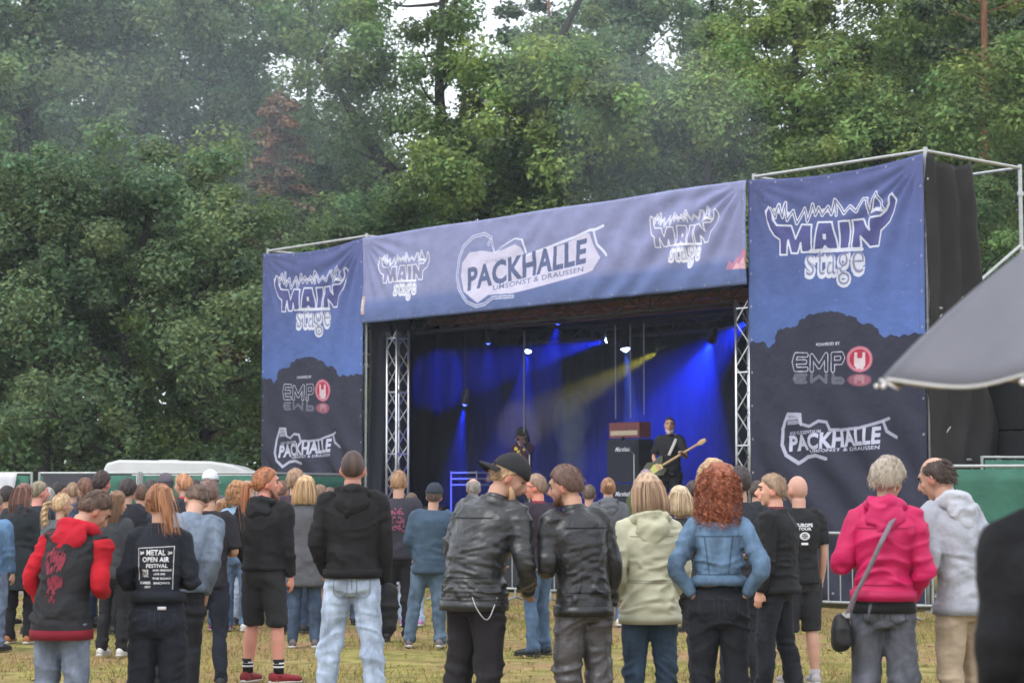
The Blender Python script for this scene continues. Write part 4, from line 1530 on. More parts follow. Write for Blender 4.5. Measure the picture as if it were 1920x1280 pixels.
    prof = [(0.02, 0.5), (0.0, 1.2), (0.06, 2.10), (0.16, 2.36), (0.42, 2.43), (L * 0.7, 2.40), (L - 0.55, 2.32), (L - 0.15, 2.14), (L, 1.9), (L + 0.02, 1.2), (L - 0.1, 0.5)]
    n = len(prof)
    v = [(x, 0, z) for x, z in prof] + [(x, 2.1, z) for x, z in prof]
    f = [tuple(range(n))[::-1], tuple(range(n, 2 * n))] + [(i, (i + 1) % n, n + (i + 1) % n, n + i) for i in range(n)]
    f = [q[::-1] for q in f]
    b = link('body', mesh_from(v, f, 'body'), cw, t)
    bv = b.modifiers.new('edge', 'BEVEL')
    bv.width = 0.05
    bv.segments = 2
    for x in (0.5, 1.9):
        MB().box((x + 0.4, -0.012, 1.55), (0.8, 0.03, 0.5)).build('window', glass, t)
    for x in (L / 2 - 0.3, L / 2 + 0.35):
        MB().tube([(x, -0.02, 0.33), (x, 0.2, 0.33)], [0.33, 0.33], n=18, sub=1).build('wheel', glass, t)
    t.scale = (1, 1, 0.965)
    MB().box((1.3, 1.0, 2.425), (0.4, 0.4, 0.04)).build('roof_hatch', cw, t)


build_surroundings()

# ------------------------------------------------------------ people
SKIN = (0.47, 0.27, 0.195)


def shape(mb, voxel, smooth=3, name='mesh'):
    """grow one continuous skin over the overlapping solids in mb"""
    me = mb.mesh(name)
    o = bpy.data.objects.new('tmp', me)
    COL.objects.link(o)
    m = o.modifiers.new('r', 'REMESH')
    m.mode = 'VOXEL'
    m.voxel_size = voxel
    if smooth:
        s = o.modifiers.new('s', 'SMOOTH')
        s.factor = 0.5
        s.iterations = smooth
    dg = bpy.context.evaluated_depsgraph_get()
    out = bpy.data.meshes.new_from_object(o.evaluated_get(dg))
    bpy.data.objects.remove(o)
    bpy.data.meshes.remove(me)
    out.name = name
    set_smooth(out)
    return out


def coords(me):
    a = np.empty(len(me.vertices) * 3)
    me.vertices.foreach_get('co', a)
    return a.reshape(-1, 3)


def normals(me):
    a = np.empty(len(me.vertices) * 3)
    me.vertex_normals.foreach_get('vector', a)
    return a.reshape(-1, 3)


def put(me, v):
    me.vertices.foreach_set('co', np.asarray(v).ravel())
    me.update()


def crumple(me, amp, seed, fx=7, fz=16, zmid=None, vert=False, bias=0.0, calm=None):
    """cloth creases pushed along the normals"""
    v, n = coords(me), normals(me)
    warp = np.column_stack([vnoise(v * 4, seed + 1), vnoise(v * 4, seed + 2), vnoise(v * 4, seed + 3)]) * 0.12
    q = (v + warp) * (np.array([fz, fz, fx * 0.5]) if vert else np.array([fx, fx, fz]))
    a = vnoise(q, seed)
    b = vnoise(q * 2.1, seed + 7)
    ridge = (1 - np.abs(a)) ** 3 - 0.4
    c = vnoise(q * 0.45 + 5, seed + 9)
    ridge = ridge * (0.55 + 0.9 * np.clip(c + 0.3, 0, 1)) + 0.6 * c
    amp = amp * 1.5
    w = np.ones(len(v))
    if zmid is not None:
        for z0, wd, k in zmid:
            w += k * np.exp(-((v[:, 2] - z0) / wd) ** 2)
    if calm is not None:
        w *= 0.15 + 0.85 * ssf((v[:, 2] - calm - 0.04) / 0.07)
    put(me, v + n * np.maximum(amp * w * (ridge + 0.45 * b) + bias, -0.006 if bias else -1)[:, None])


def hexc(c):
    return c


def cloth_mat(kind, c):
    key = '%s_%d_%d_%d' % (kind, *[int(1000 * x) for x in c])
    if kind == 'leather':
        return material(key, c, 0.36, noise=0.35, nscale=5, bump=0.5, bscale=24, spec=0.5, bdist=0.014)
    if kind == 'denim':
        return material(key, c, 0.85, noise=0.55, nscale=7, bump=0.5, bscale=60, stretch=(1, 1, 0.55), bdist=0.010)
    if kind == 'nylon':
        return material(key, c, 0.55, noise=0.10, nscale=6, bump=0.3, bscale=20, bdist=0.012)
    return material(key, c, 0.9, noise=0.18, nscale=7, bump=0.5, bscale=34, bdist=0.012, sheen=0.0)


ARMS = {
    # elbow and wrist of the right arm; the left is mirrored
    'down': ((0.222, 0.00, 1.13), (0.218, 0.06, 0.88)),
    'pocket': ((0.245, -0.05, 1.15), (0.180, 0.09, 0.95)),
    'front': ((0.232, -0.01, 1.15), (0.13, 0.24, 1.14)),
    'fold': ((0.255, 0.03, 1.16), (-0.02, 0.20, 1.17)),
    'hip': ((0.300, -0.12, 1.17), (0.185, -0.05, 1.00)),
    'back': ((0.27, -0.08, 1.15), (0.06, -0.17, 1.02)),
    'up': ((0.30, 0.16, 1.30), (0.26, 0.22, 1.52)),
    'chin': ((0.20, 0.16, 1.20), (0.08, 0.20, 1.46)),
}
HAIRS = {}


def person(label, px, s, top, yaw=0, lean=(0, 0), head=(0, 0, 0), group=None, g=1.0, fem=False, arms=('down', 'down'),
           shirt=None, legs=None, hair=None, skin=SKIN, shoes=(0.02, 0.02, 0.02), cap=None, hood=None, sleeve=1.0, hem=0.85, flare=0.0,
           seed=1, feet=None, near=None, base=0.0, H=None, extra=None, voxel=None, collar=None, vest=None, socks=None, glasses=False, loc=None,
           beard=None, armcol=None, hemcol=None):
    """px: column of the figure; s: pixels per metre there; top: row of the crown of the head"""
    x, y = (px - 960) / s, 3900 / s
    if loc is not None:
        x, y = loc
    if H is None:
        H = EYE + (935 - top) / s - base
        # stooping lowers the crown
        H = H / (1 - 0.40 * (1 - math.cos(R(lean[0]))) - 0.40 * (1 - math.cos(R(lean[1]))) - (0.03 if abs(head[1]) > 20 else 0))
    k = H / 1.76
    if near is None:
        near = s > 235
    vx = voxel or (0.0115 if near else (0.016 if s > 200 else 0.021))
    t = thing('person', label, 'person', (x, y, base), R(yaw), group)
    t.scale = (k, k, k)
    la, lb = R(lean[0]), R(lean[1])
    piv = np.array([0, 0, 0.96])
    shw = 0.148 if fem else 0.166          # shoulder joint
    wa = 0.86 if fem else 1.0
    rs = np.random.default_rng(seed)

    def bend(v, w):
        """lean of everything above the hips; w=-1 rows bend gradually"""
        v = np.array(v, float)
        tt = np.where(w < 0, ssf((v[:, 2] - 0.93) / 0.42), w)
        A, B = -la * tt, lb * tt
        p = v - piv
        y_, z_ = p[:, 1] * np.cos(A) - p[:, 2] * np.sin(A), p[:, 1] * np.sin(A) + p[:, 2] * np.cos(A)
        x_, z2 = p[:, 0] * np.cos(B) + z_ * np.sin(B), -p[:, 0] * np.sin(B) + z_ * np.cos(B)
        return np.column_stack([x_, y_, z2]) + piv

    def fin(mb, vox=None, sm=3, name='mesh'):
        v = bend(mb.verts(), mb.weights())
        m2 = MB()
        m2.add(v, mb.f)
        if vox == 0:
            return m2.mesh(name, True)
        return shape(m2, vox or vx, sm, name)

    hy, hp, ht = [R(a) for a in head]
    neck = np.array([0, 0.0, 1.535])

    def headrot(p):
        p = (np.array(p, float).reshape(-1, 3) - neck) * 1.09
        c, s_ = math.cos(ht), math.sin(ht)
        p = np.column_stack([p[:, 0] * c + p[:, 2] * s_, p[:, 1], -p[:, 0] * s_ + p[:, 2] * c])
        c, s_ = math.cos(-hp), math.sin(-hp)
        p = np.column_stack([p[:, 0], p[:, 1] * c - p[:, 2] * s_, p[:, 1] * s_ + p[:, 2] * c])
        c, s_ = math.cos(hy), math.sin(hy)
        p = np.column_stack([p[:, 0] * c - p[:, 1] * s_, p[:, 0] * s_ + p[:, 1] * c, p[:, 2]])
        return p + neck + np.array([0, 0.012, 0])

    # ---------------- joints
    if feet is None:
        feet = ((-0.12, 0.0, 4), (0.12, 0.0, -4))
    J = []
    for side in (0, 1):
        sg = -1 if side == 0 else 1
        a = arms[side]
        e, w_ = ARMS[a] if isinstance(a, str) else a
        e, w_ = np.array(e, float), np.array(w_, float)
        if isinstance(a, str):
            e = e * np.array([sg * (0.93 if fem else 1.0), 1, 1])
            w_ = w_ * np.array([sg * (0.93 if fem else 1.0), 1, 1])
        sh = np.array([sg * shw * g ** 0.5, 0.0, 1.425])
        J.append((sg, sh, e, w_))

    # ---------------- the body itself
    b = MB()
    tw = 0.86
    b.tube([(0, 0, 0.80), (0, 0, 0.92), (0, 0, 1.06), (0, 0.005, 1.22), (0, 0.0, 1.34), (0, 0, 1.41), (0, -0.005, 1.46), (0, -0.003, 1.50)],
           np.array([0.142, 0.155, 0.128 if fem else 0.14, 0.145, 0.150, 0.135, 0.09, 0.06]) * tw * (0.5 + 0.5 * g),
           np.array([0.10, 0.115, 0.095, 0.105, 0.105, 0.09, 0.065, 0.055]) * tw * (0.5 + 0.5 * g), n=16, hint=(1, 0, 0))
    for sg, sh, e, w_ in J:
        b.tube([sh * np.array([0.6, 1, 1]) - [0, 0, .02], sh - [0, 0, .02], (sh + e) / 2, e * .97 + sh * .03, (e * 0.6 + w_ * 0.4), w_],
               np.array([0.040, 0.040, 0.040, 0.034, 0.036, 0.025]) * (0.9 if fem else 1.05), n=10, bw=1)
        d = w_ - e
        d = d / np.linalg.norm(d)
        # palm, four bent fingers of unequal length, thumb off the side
        n1 = np.cross(d, [0, 0, 1.0]) if abs(d[2]) < 0.85 else np.array([0, 1.0, 0])
        n1 /= np.linalg.norm(n1)
        inn = np.cross(d, n1)
        if inn[0] * sg > 0:
            inn = -inn
        curl = inn
        pal = w_ + d * 0.085
        b.tube([w_ - d * 0.01, w_ + d * 0.03, pal], [0.026, 0.034, 0.036], [0.022, 0.020, 0.016], n=10, hint=n1, bw=1)
        for q, (off, ln) in enumerate(((-0.027, 0.062), (-0.009, 0.074), (0.009, 0.070), (0.026, 0.052))):
            p0 = pal - d * 0.012 + n1 * off
            p1 = p0 + d * ln * 0.5 + curl * 0.008
            p2 = p0 + d * ln * 0.85 + curl * 0.030
            p3 = p0 + d * ln * 0.90 + curl * 0.048
            b.tube([p0, p1, p2, p3], [0.0095, 0.009, 0.008, 0.007], n=6, sub=1, bw=1)
        tb = w_ + d * 0.03 + n1 * -0.028
        b.tube([tb, tb - n1 * 0.022 + d * 0.03 + curl * 0.01, tb - n1 * 0.026 + d * 0.058 + curl * 0.02], [0.012, 0.011, 0.009], n=6, sub=1, bw=1)
    kn = []
    for side, (fx_, fy_, fa) in enumerate(feet):
        sg = -1 if side == 0 else 1
        hip = np.array([sg * 0.088, 0, 0.90])
        ank = np.array([fx_, fy_ - 0.03, 0.085])
        knee = (hip + ank) / 2 + np.array([0.0, 0.025, 0.03])
        kn.append((sg, hip, knee, ank, fa))
        bare = bool(legs and legs.get('end', 0) > 0.3)
        b.tube([hip, hip * 0.62 + knee * 0.38, knee, knee * 0.6 + ank * 0.4 + np.array([0, -0.012, 0]), ank, ank - np.array([0, 0, 0.05])],
               np.array([0.082, 0.072, 0.050, 0.058 if bare else 0.046, 0.034, 0.035]), n=12, hint=(1, 0, 0))
        c, s_ = math.cos(R(fa)), math.sin(R(fa))
        fd = np.array([-s_, c, 0])
        h0 = np.array([ank[0], ank[1], 0.035])
        b.tube([h0 - fd * 0.06, h0, h0 + fd * 0.10 - np.array([0, 0, .008]), h0 + fd * 0.17 - np.array([0, 0, .015])], [0.03, 0.036, 0.038, 0.025],
               [0.028, 0.034, 0.024, 0.016], n=10, hint=(1, 0, 0), sub=2)
    # neck and head
    hc = np.array([0, 0.018, 1.645])
    hm = MB()
    hm.ball(hc + np.array([0, -0.012, 0.012]), (0.073, 0.092, 0.102), 20)
    hm.tube([(0, 0.030, 1.565), (0, 0.045, 1.60), (0, 0.04, 1.66)], [0.042, 0.056, 0.062], [0.040, 0.052, 0.058], n=14, hint=(1, 0, 0), sub=2)
    hm.ball((0, 0.068, 1.552), (0.026, 0.022, 0.022), 10)                      # chin
    hm.tube([(0, 0.098, 1.668), (0, 0.114, 1.640), (0, 0.126, 1.620), (0, 0.100, 1.607)], [0.009, 0.011, 0.016, 0.012], n=8, sub=2)   # nose
    hm.tube([(-0.045, 0.080, 1.678), (0, 0.100, 1.682), (0.045, 0.080, 1.678)], [0.010, 0.012, 0.010], n=8, sub=2)   # brow
    hm.tube([(-0.020, 0.096, 1.585), (0, 0.103, 1.585), (0.020, 0.096, 1.585)], [0.008, 0.010, 0.008], n=8, sub=2)   # lips
    for sg in (-1, 1):
        hm.ball((sg * 0.076, 0.000, 1.628), (0.010, 0.019, 0.031), 10)
        hm.ball((sg * 0.040, 0.070, 1.622), (0.022, 0.020, 0.020), 8)          # cheek
    nk = headrot([[0, -0.012, 1.57]])[0]
    b.add(headrot(hm.verts()), hm.f, 1)
    b.tube([(0, -0.012, 1.44), (0, -0.006, 1.50), nk], np.array([0.066, 0.056, 0.055]) * (0.88 if fem else 1.08), n=14, hint=(1, 0, 0), bw=1)
    body = fin(b, min(vx, 0.0125 if s > 150 or near else 0.016), 1, 'body')
    v = coords(body)
    # skin tone with warmer ears, cheeks and knuckles
    col = np.ones((len(v), 4))
    col[:, :3] = 1 + 0.10 * vnoise(v * 14, seed)[:, None]

    hcb = bend(headrot([hc]), np.array([1.0]))[0]
    for pnt, rad, tint in (((0.078, 0.0, 1.63), 0.03, (1.15, 0.75, 0.75)), ((-0.078, 0.0, 1.63), 0.03, (1.15, 0.75, 0.75)),
                           ((0, 0.10, 1.585), 0.017, (1.0, 0.55, 0.55)), ((0, 0.125, 1.62), 0.02, (1.1, 0.8, 0.8))):
        p = bend(headrot([pnt]), np.array([1.0]))[0]
        w = np.exp(-np.sum((v - p) ** 2, 1) / rad ** 2)[:, None]
        col[:, :3] *= 1 + w * (np.array(tint) - 1)
    at = body.color_attributes.new('tone', 'FLOAT_COLOR', 'POINT')
    at.data.foreach_set('color', col.ravel())
    link('body', body, material('skin_%d' % int(skin[0] * 1000 + skin[2] * 77), skin, 0.55, attr='tone', spec=0.3, bump=0.15, bscale=60, bdist=0.004), t)

    # eyes and brows
    if near or s > 195 or base > 0:
        for sg in (-1, 1):
            em = MB()
            em.add(headrot(MB().ball((sg * 0.031, 0.0835, 1.650), (0.013, 0.012, 0.009), 8).verts()), MB().ball((0, 0, 0), 1, 8).f, 1)
            link('eye', fin(em, 0), material('eye_dark', (0.04, 0.035, 0.03), 0.3), t)
            bm = MB()
            tb = MB().tube([(sg * 0.014, 0.106, 1.668), (sg * 0.032, 0.101, 1.675), (sg * 0.052, 0.080, 1.668)], [0.004, 0.006, 0.003], n=6, sub=1)
            bm.add(headrot(tb.verts()), tb.f, 1)
            link('eyebrow', fin(bm, 0), material('brow_brown', (0.07, 0.045, 0.03), 0.8), t)
    if glasses:
        gm = MB()
        for sg in (-1, 1):
            pts = [(sg * 0.032 + 0.024 * math.cos(a), 0.115, 1.650 + 0.017 * math.sin(a)) for a in np.linspace(0, 6.28, 13)]
            tb = MB().tube(pts, [0.0025] * 13, n=5, sub=1)
            gm.add(headrot(tb.verts()), tb.f, 1)
            tb = MB().tube([(sg * 0.056, 0.115, 1.655), (sg * 0.08, 0.0, 1.648)], [0.003, 0.003], n=5, sub=1)
            gm.add(headrot(tb.verts()), tb.f, 1)
        link('glasses', fin(gm, 0), material('frame_dark', (0.02, 0.02, 0.02), 0.3), t)

    # ---------------- trousers, shorts or skirt
    lg = dict(kind='denim', c=(0.10, 0.14, 0.22), wide=1.0, end=0.06)
    lg.update(legs or {})
    if lg['kind'] == 'denim' and lg['c'][2] < 0.4:
        lg['c'] = tuple(q * w_ for q, w_ in zip(lg['c'], (0.80, 0.72, 0.66)))
    m = MB()
    hw = (1.0 if not fem else 1.03) * (0.6 + 0.4 * g)
    tuck = 0.84 if hem < 0.9 else 1.0
    m.tube([(0, -0.005, 0.80), (0, -0.012, 0.88), (0, -0.005, 0.97), (0, 0, 1.04)], np.array([0.150, 0.178 * tuck, 0.172 * tuck, 0.150 * tuck]) * hw,
           np.array([0.095, 0.128 * tuck, 0.122 * tuck, 0.108 * tuck]) * hw, n=18, hint=(1, 0, 0))
    for sg in (-1, 1):
        m.ball((sg * 0.075, -0.062, 0.885), np.array([0.082, 0.078 * tuck, 0.085]) * hw * tuck, 12)
    wd = lg['wide']
    for sg, hip, knee, ank, fa in kn:
        end = lg['end']
        full = [hip, hip * 0.62 + knee * 0.38, knee, knee * 0.6 + ank * 0.4 + np.array([0, -0.012, 0]), ank + np.array([0, 0, -0.03])]
        rad = np.array([0.100 * hw, 0.096 * (0.4 + 0.6 * hw), 0.072 * wd, 0.068 * wd, 0.060 * wd])
        if end > 0.3:
            cut = hip + (ank - hip) * ((0.9 - end) / 0.82)
            m.tube([hip, hip * 0.5 + cut * 0.5, cut + np.array([0, 0.015, 0])], [rad[0], rad[1] * 1.03 * wd, 0.088 * wd], n=14, hint=(1, 0, 0))
        else:
            m.tube(full, rad, n=14, hint=(1, 0, 0))
    trou = fin(m, None, 3, 'trousers')
    crumple(trou, 0.0055 if lg['kind'] == 'denim' else 0.006, seed + 3, 6, 15, [(0.46, 0.10, 1.1), (0.82, 0.08, 0.8), (0.12, 0.10, 1.6)])
    link('shorts' if lg['end'] > 0.3 else 'trousers', trou, cloth_mat(lg['kind'], lg['c']), t)
    if near and lg['end'] < 0.3 and hem > 0.87:
        # stitched back pockets, centre seam and side seams
        P = []
        zt = min(0.975, hem - 0.012)
        for sg in (-1, 1):
            q = [(sg * 0.032, zt), (sg * 0.034, zt - 0.10), (sg * 0.078, zt - 0.13), (sg * 0.122, zt - 0.10), (sg * 0.124, zt), (sg * 0.032, zt - 0.004)]
            for (x0, z0), (x1, z1) in zip(q[:-1], q[1:]):
                P += rect_strips(x0, z0, x1, z1, 0.005)
        P += rect_strips(0, zt + 0.02, 0, 0.84, 0.005)
        surface_print(t, trou, 'seam', P, cloth_mat('cotton', tuple(min(1, x * (0.55 if lg['kind'] == 'denim' else 2.6)) for x in lg['c'])), 0.003)

    # ---------------- shoes
    sm_ = material('shoe_%d_%d_%d' % tuple(int(1000 * q) for q in shoes), shoes, 0.6, noise=0.15)
    sole = material('sole_pale' if sum(shoes) > 0.15 else 'sole_dark', (0.5, 0.48, 0.45) if sum(shoes) > 0.15 else (0.03, 0.03, 0.03), 0.7)
    if s < 262:
        for sg, hip, knee, ank, fa in kn:
            c, s_ = math.cos(R(fa)), math.sin(R(fa))
            fd = np.array([-s_, c, 0])
            h0 = np.array([ank[0], ank[1], 0.05])
            q = MB()
            q.tube([h0 - fd * 0.075, h0 - fd * 0.02, h0 + fd * 0.08 - np.array([0, 0, .004]), h0 + fd * 0.16 - np.array([0, 0, .010]), h0 + fd * 0.20 - np.array([0, 0, .014])],
                   [0.036, 0.042, 0.046, 0.044, 0.028], [0.044, 0.050, 0.038, 0.030, 0.020], n=12, hint=(1, 0, 0), sub=2)
            q.tube([ank + np.array([0, 0, 0.05 if not socks else 0.0]), h0], [0.046, 0.045], n=10, sub=1)
            so = link('shoe', fin(q, 0), sm_, t)
            q = MB()
            q.tube([h0 - fd * 0.085 - np.array([0, 0, .034]), h0 + fd * 0.06 - np.array([0, 0, .034]), h0 + fd * 0.205 - np.array([0, 0, .034])], [0.034, 0.046, 0.03],
                   [0.015, 0.015, 0.014], n=12, hint=(1, 0, 0), sub=3)
            link('sole', fin(q, 0), sole, so)
            if socks:
                q = MB()
                q.tube([ank + np.array([0, 0, 0.0]), ank + np.array([0, -.003, 0.12])], [0.042, 0.047], n=12, sub=1)
                so = link('sock', fin(q, 0), material('sock_black', (0.015, 0.015, 0.016), 0.9), t)
                for zz in (0.05, 0.08):
                    q = MB()
                    q.tube([ank + np.array([0, -.001, zz]), ank + np.array([0, -.001, zz + 0.014])], [0.0465, 0.047], n=12, sub=1)
                    link('sock_stripe', fin(q, 0), material('sock_white', (0.7, 0.7, 0.7), 0.9), so)

    # ---------------- shirt or jacket
    sh_ = dict(kind='cotton', c=(0.02, 0.02, 0.022), puff=1.0, amp=0.008)
    sh_.update(shirt or {})
    pf = sh_['puff']
    zs = np.array([hem, hem + 0.03, 0.97, 1.08, 1.22, 1.33, 1.40, 1.445, 1.475, 1.50])
    rx = np.array([0.184, 0.184, 0.176, 0.166, 0.180, 0.196, 0.192, 0.155, 0.105, 0.068])
    ry = np.array([0.138, 0.138, 0.130, 0.122, 0.128, 0.130, 0.115, 0.090, 0.072, 0.062])
    if fem:
        rx = np.array([0.182, 0.184, 0.176, 0.148, 0.160, 0.174, 0.170, 0.135, 0.092, 0.060])
    if hem > 0.94:
        zs[:3] = [hem, hem + 0.02, hem + 0.05]
    gg = 0.6 + 0.4 * g
    lowf = np.clip((1.15 - zs) / 0.3, 0, 1)
    rx = rx * 0.915
    rxx = rx * gg * (0.5 + 0.5 * pf) * (1 + flare * lowf)
    ryy = ry * g * (0.5 + 0.5 * pf) * (1 + flare * lowf)
    m = MB()
    m.tube([(0, -0.004, z) for z in zs], rxx, ryy, n=24, hint=(1, 0, 0), ex=2.25)
    sl = []
    ar = (0.86 if fem else 0.93) * (0.6 + 0.4 * pf)
    for sg, sh, e, w_ in J:
        if sleeve >= 1:
            we = w_ + (e - w_) * 0.02
            pts = [sh * np.array([0.55, 1, 1]) - [0, 0, 0.01], sh, sh * 0.5 + e * 0.5, e, e * 0.5 + we * 0.5, we]
            rr = np.array([0.085, 0.077, 0.068, 0.062, 0.052, 0.042]) * ar
        else:
            q = sh + (e - sh) * sleeve * 1.6
            pts = [sh * np.array([0.55, 1, 1]) - [0, 0, 0.01], sh, q]
            rr = np.array([0.085, 0.077, 0.070]) * ar
        if armcol:
            pts = pts[1:]
            rr = rr[1:] * 1.06
            rr[0] *= 0.95
            pts = [pts[0] + (pts[0] - pts[1]) * 0.12 - [0, 0, 0.0]] + list(pts)
            rr = np.concatenate([[rr[0] * 0.45], rr])
            sl.append(MB().tube(pts, rr, n=14, bw=1))
            m.tube([sh * np.array([0.55, 1, 1]) - [0, 0, 0.01], sh + (e - sh) * 0.12], [0.085 * ar, 0.082 * ar], n=12, sub=1, bw=1)
        else:
            m.tube(pts, rr, n=14, bw=1)
    jk = fin(m, 0.0095 if near else None, 3, 'jacket')
    if sh_.get('ribs'):
        v_, n_ = coords(jk), normals(jk)
        z0_, z1_ = sh_['ribs']
        w_r = ssf((v_[:, 2] - z0_) / 0.02) * ssf((z1_ - v_[:, 2]) / 0.02) * (np.abs(v_[:, 0]) < 0.24)
        put(jk, v_ + n_ * (0.0035 * w_r * np.sin(v_[:, 2] * 2 * math.pi / 0.026))[:, None])
    lea = sh_['kind'] == 'leather'
    crumple(jk, sh_['amp'] * (0.72 if lea else 1.0), seed, 8 if lea else 6, 19 if lea else 13, [(hem + 0.12, 0.10, 0.5), (1.14, 0.08, 0.4)], bias=0.004, calm=hem)
    nm = {'leather': 'leather_jacket', 'denim': 'denim_jacket', 'nylon': 'jacket'}.get(sh_['kind'], 't_shirt' if sleeve < 1 else ('sweatshirt' if not hood else 'hooded_top'))
    top_o = link(nm, jk, cloth_mat(sh_['kind'], sh_['c']), t)
    if sh_.get('seams'):
        P = []
        for a_ in sh_['seams']:
            P += rect_strips(*a_, 0.006)
        surface_print(t, jk, 'seam', P, cloth_mat('cotton', tuple(x * sh_.get('seamk', 0.55) for x in sh_['c'])), 0.0045)
    if armcol:
        for q in sl:
            sm2 = fin(q, None, 4, 'sleeve')
            crumple(sm2, 0.009, seed + 9, 6, 15)
            link('sleeve', sm2, cloth_mat('cotton', armcol), t)
    if sleeve >= 1 and near:
        for sg, sh, e, w_ in J:
            q = MB()
            q.tube([w_ + (e - w_) * 0.10, w_ + (e - w_) * -0.02], [0.045 * ar, 0.042 * ar], n=12, sub=1, bw=1)
            link('cuff', fin(q, 0), cloth_mat(sh_['kind'], tuple(c_ * 0.75 for c_ in (armcol or sh_['c']))), t)
    if near and hem < 1.2:
        q = MB()
        hz = 0.055 if sh_['kind'] != 'denim' else 0.04
        a = np.interp(hem, zs, rxx) + 0.011
        c_ = np.interp(hem, zs, ryy) + 0.011
        q.tube([(0, -0.004, hem - 0.006), (0, -0.004, hem + hz)], [a, a], [c_, c_], n=28, hint=(1, 0, 0), sub=1, ex=2.25)
        hb = fin(q, 0)
        link('hem_band', hb, cloth_mat(sh_['kind'], hemcol or tuple(q_ * 0.8 for q_ in sh_['c'])), t)
    # collar ring
    if collar or hood is None:
        q = MB()
        cc = collar or tuple(x_ * 0.85 for x_ in sh_['c'])
        n = 20
        hgt = 0.035 if collar else 0.012
        q.tube([(0, -0.006, 1.465), (0, -0.006, 1.465 + hgt + 0.03)], [0.080, 0.068], [0.074, 0.064], n=n, hint=(1, 0, 0), sub=1, bw=1)
        link('collar', fin(q, vx, 2), cloth_mat(sh_['kind'], cc), t)
    if hood:
        q = MB()
        n = 15
        pts, rr = [], []
        for i in range(n):
            a = math.pi * (-0.42 + 1.84 * i / (n - 1)) + math.pi
            pts.append((0.103 * math.cos(a), -0.012 + 0.100 * math.sin(a), 1.475 + 0.028 * -math.sin(a) + 0.01))
            rr.append(0.034 + 0.012 * max(0, -math.sin(a)))
        pts = [(p[0], p[1], p[2]) for p in pts]
        q.tube(pts, rr, n=10, sub=1, bw=1)
        q.ball((0, -0.118, 1.425), (0.125, 0.050, 0.092), 14, bw=1)
        q.ball((0, -0.125, 1.375), (0.080, 0.040, 0.070), 12, bw=1)
        hm2 = fin(q, min(vx, 0.014), 3, 'hood')
        crumple(hm2, 0.012, seed + 21, 9, 14)
        link('hood', hm2, cloth_mat(sh_['kind'] if sh_['kind'] != 'leather' else 'cotton', hood), t)

    # ---------------- hair
    hd = dict(kind='short', c=(0.10, 0.06, 0.04))
    hd.update(hair or {})
    hkind, hcol = hd['kind'], hd['c']
    hmat = material('hair_%d_%d_%d' % tuple(int(999 * q) for q in hcol), (1, 1, 1), 0.55, attr='strand', spec=0.4, bump=0.5, bscale=70,
                    stretch=(1, 1, 0.12), bdist=0.006)

    def shell(th, top_bald=0.0, low=0.0, nz=0.004, fz=40):
        """a cap of hair over the skull that dives under the skin outside the hair line"""
        m3 = MB().ball((0, 0, 0), 1.0, 44)
        u = m3.verts()
        f = u[:, 1] / (np.hypot(u[:, 0], u[:, 1]) + 1e-6)
        line = np.interp(f, [-1, -0.5, -0.1, 0.25, 0.6, 1], [-0.62 - low, -0.50 - low, -0.22 - low * 0.6, 0.10, 0.42, 0.52])
        mk = ssf((u[:, 2] - line) / 0.16 + 0.5)
        if top_bald:
            mk *= 1 - ssf((u[:, 2] - (1.0 - top_bald) + 0.35 * np.maximum(0, u[:, 1])) / 0.18 + 0.5)
        rad = np.array([0.074, 0.094, 0.104])
        nn = vnoise(u * np.array([fz * 0.35, fz * 0.35, 7]), seed + 5)
        th_ = -0.012 + (0.012 + th) * mk + nz * nn * mk
        p = hc + np.array([0, -0.012, 0.012]) + u * (rad + th_[:, None])
        return p, m3.f, u, mk

    def put_hair(mesh, name='hair', cs=0.55, fs=(60, 60, 5)):
        vv = coords(mesh)
        a = 1 + cs * vnoise(vv * np.array(fs), seed + 6) + 0.2 * vnoise(vv * np.array([18, 18, 3]), seed + 8)
        top_l = 1 + 0.0 * vv[:, 2]
        c4 = np.ones((len(vv), 4))
        c4[:, :3] = np.clip(np.array(hcol) * (a * top_l)[:, None], 0, 1)
        at_ = mesh.color_attributes.new('strand', 'FLOAT_COLOR', 'POINT')
        at_.data.foreach_set('color', c4.ravel())
        return link(name, mesh, hmat, t)

    def strands(paths, wdt, name='strands'):
        V, F, C = [], [], []
        for pth in paths:
            pth = np.asarray(pth)
            d = np.gradient(pth, axis=0)
            sd = np.cross(d, rs.normal(0, 1, 3))
            sd /= np.linalg.norm(sd, axis=1)[:, None] + 1e-9
            ww = wdt * np.linspace(1, 0.25, len(pth))[:, None] * rs.uniform(0.6, 1.3)
            o_ = len(V)
            c_ = rs.uniform(0.5, 1.7)
            for p_, s__, in zip(pth, sd * ww):
                V.append(p_ - s__)
                V.append(p_ + s__)
                C += [c_, c_]
            for i in range(len(pth) - 1):
                F.append((o_ + 2 * i, o_ + 2 * i + 1, o_ + 2 * i + 3, o_ + 2 * i + 2))
        me = mesh_from(np.array(V), F, name, True)
        c4 = np.ones((len(V), 4))
        c4[:, :3] = np.clip(np.array(hcol) * np.array(C)[:, None], 0, 1)
        at_ = me.color_attributes.new('strand', 'FLOAT_COLOR', 'POINT')
        at_.data.foreach_set('color', c4.ravel())
        return tag(link('loose_hair', me, hmat, t), kind='stuff')

    W1 = np.array([1.0])
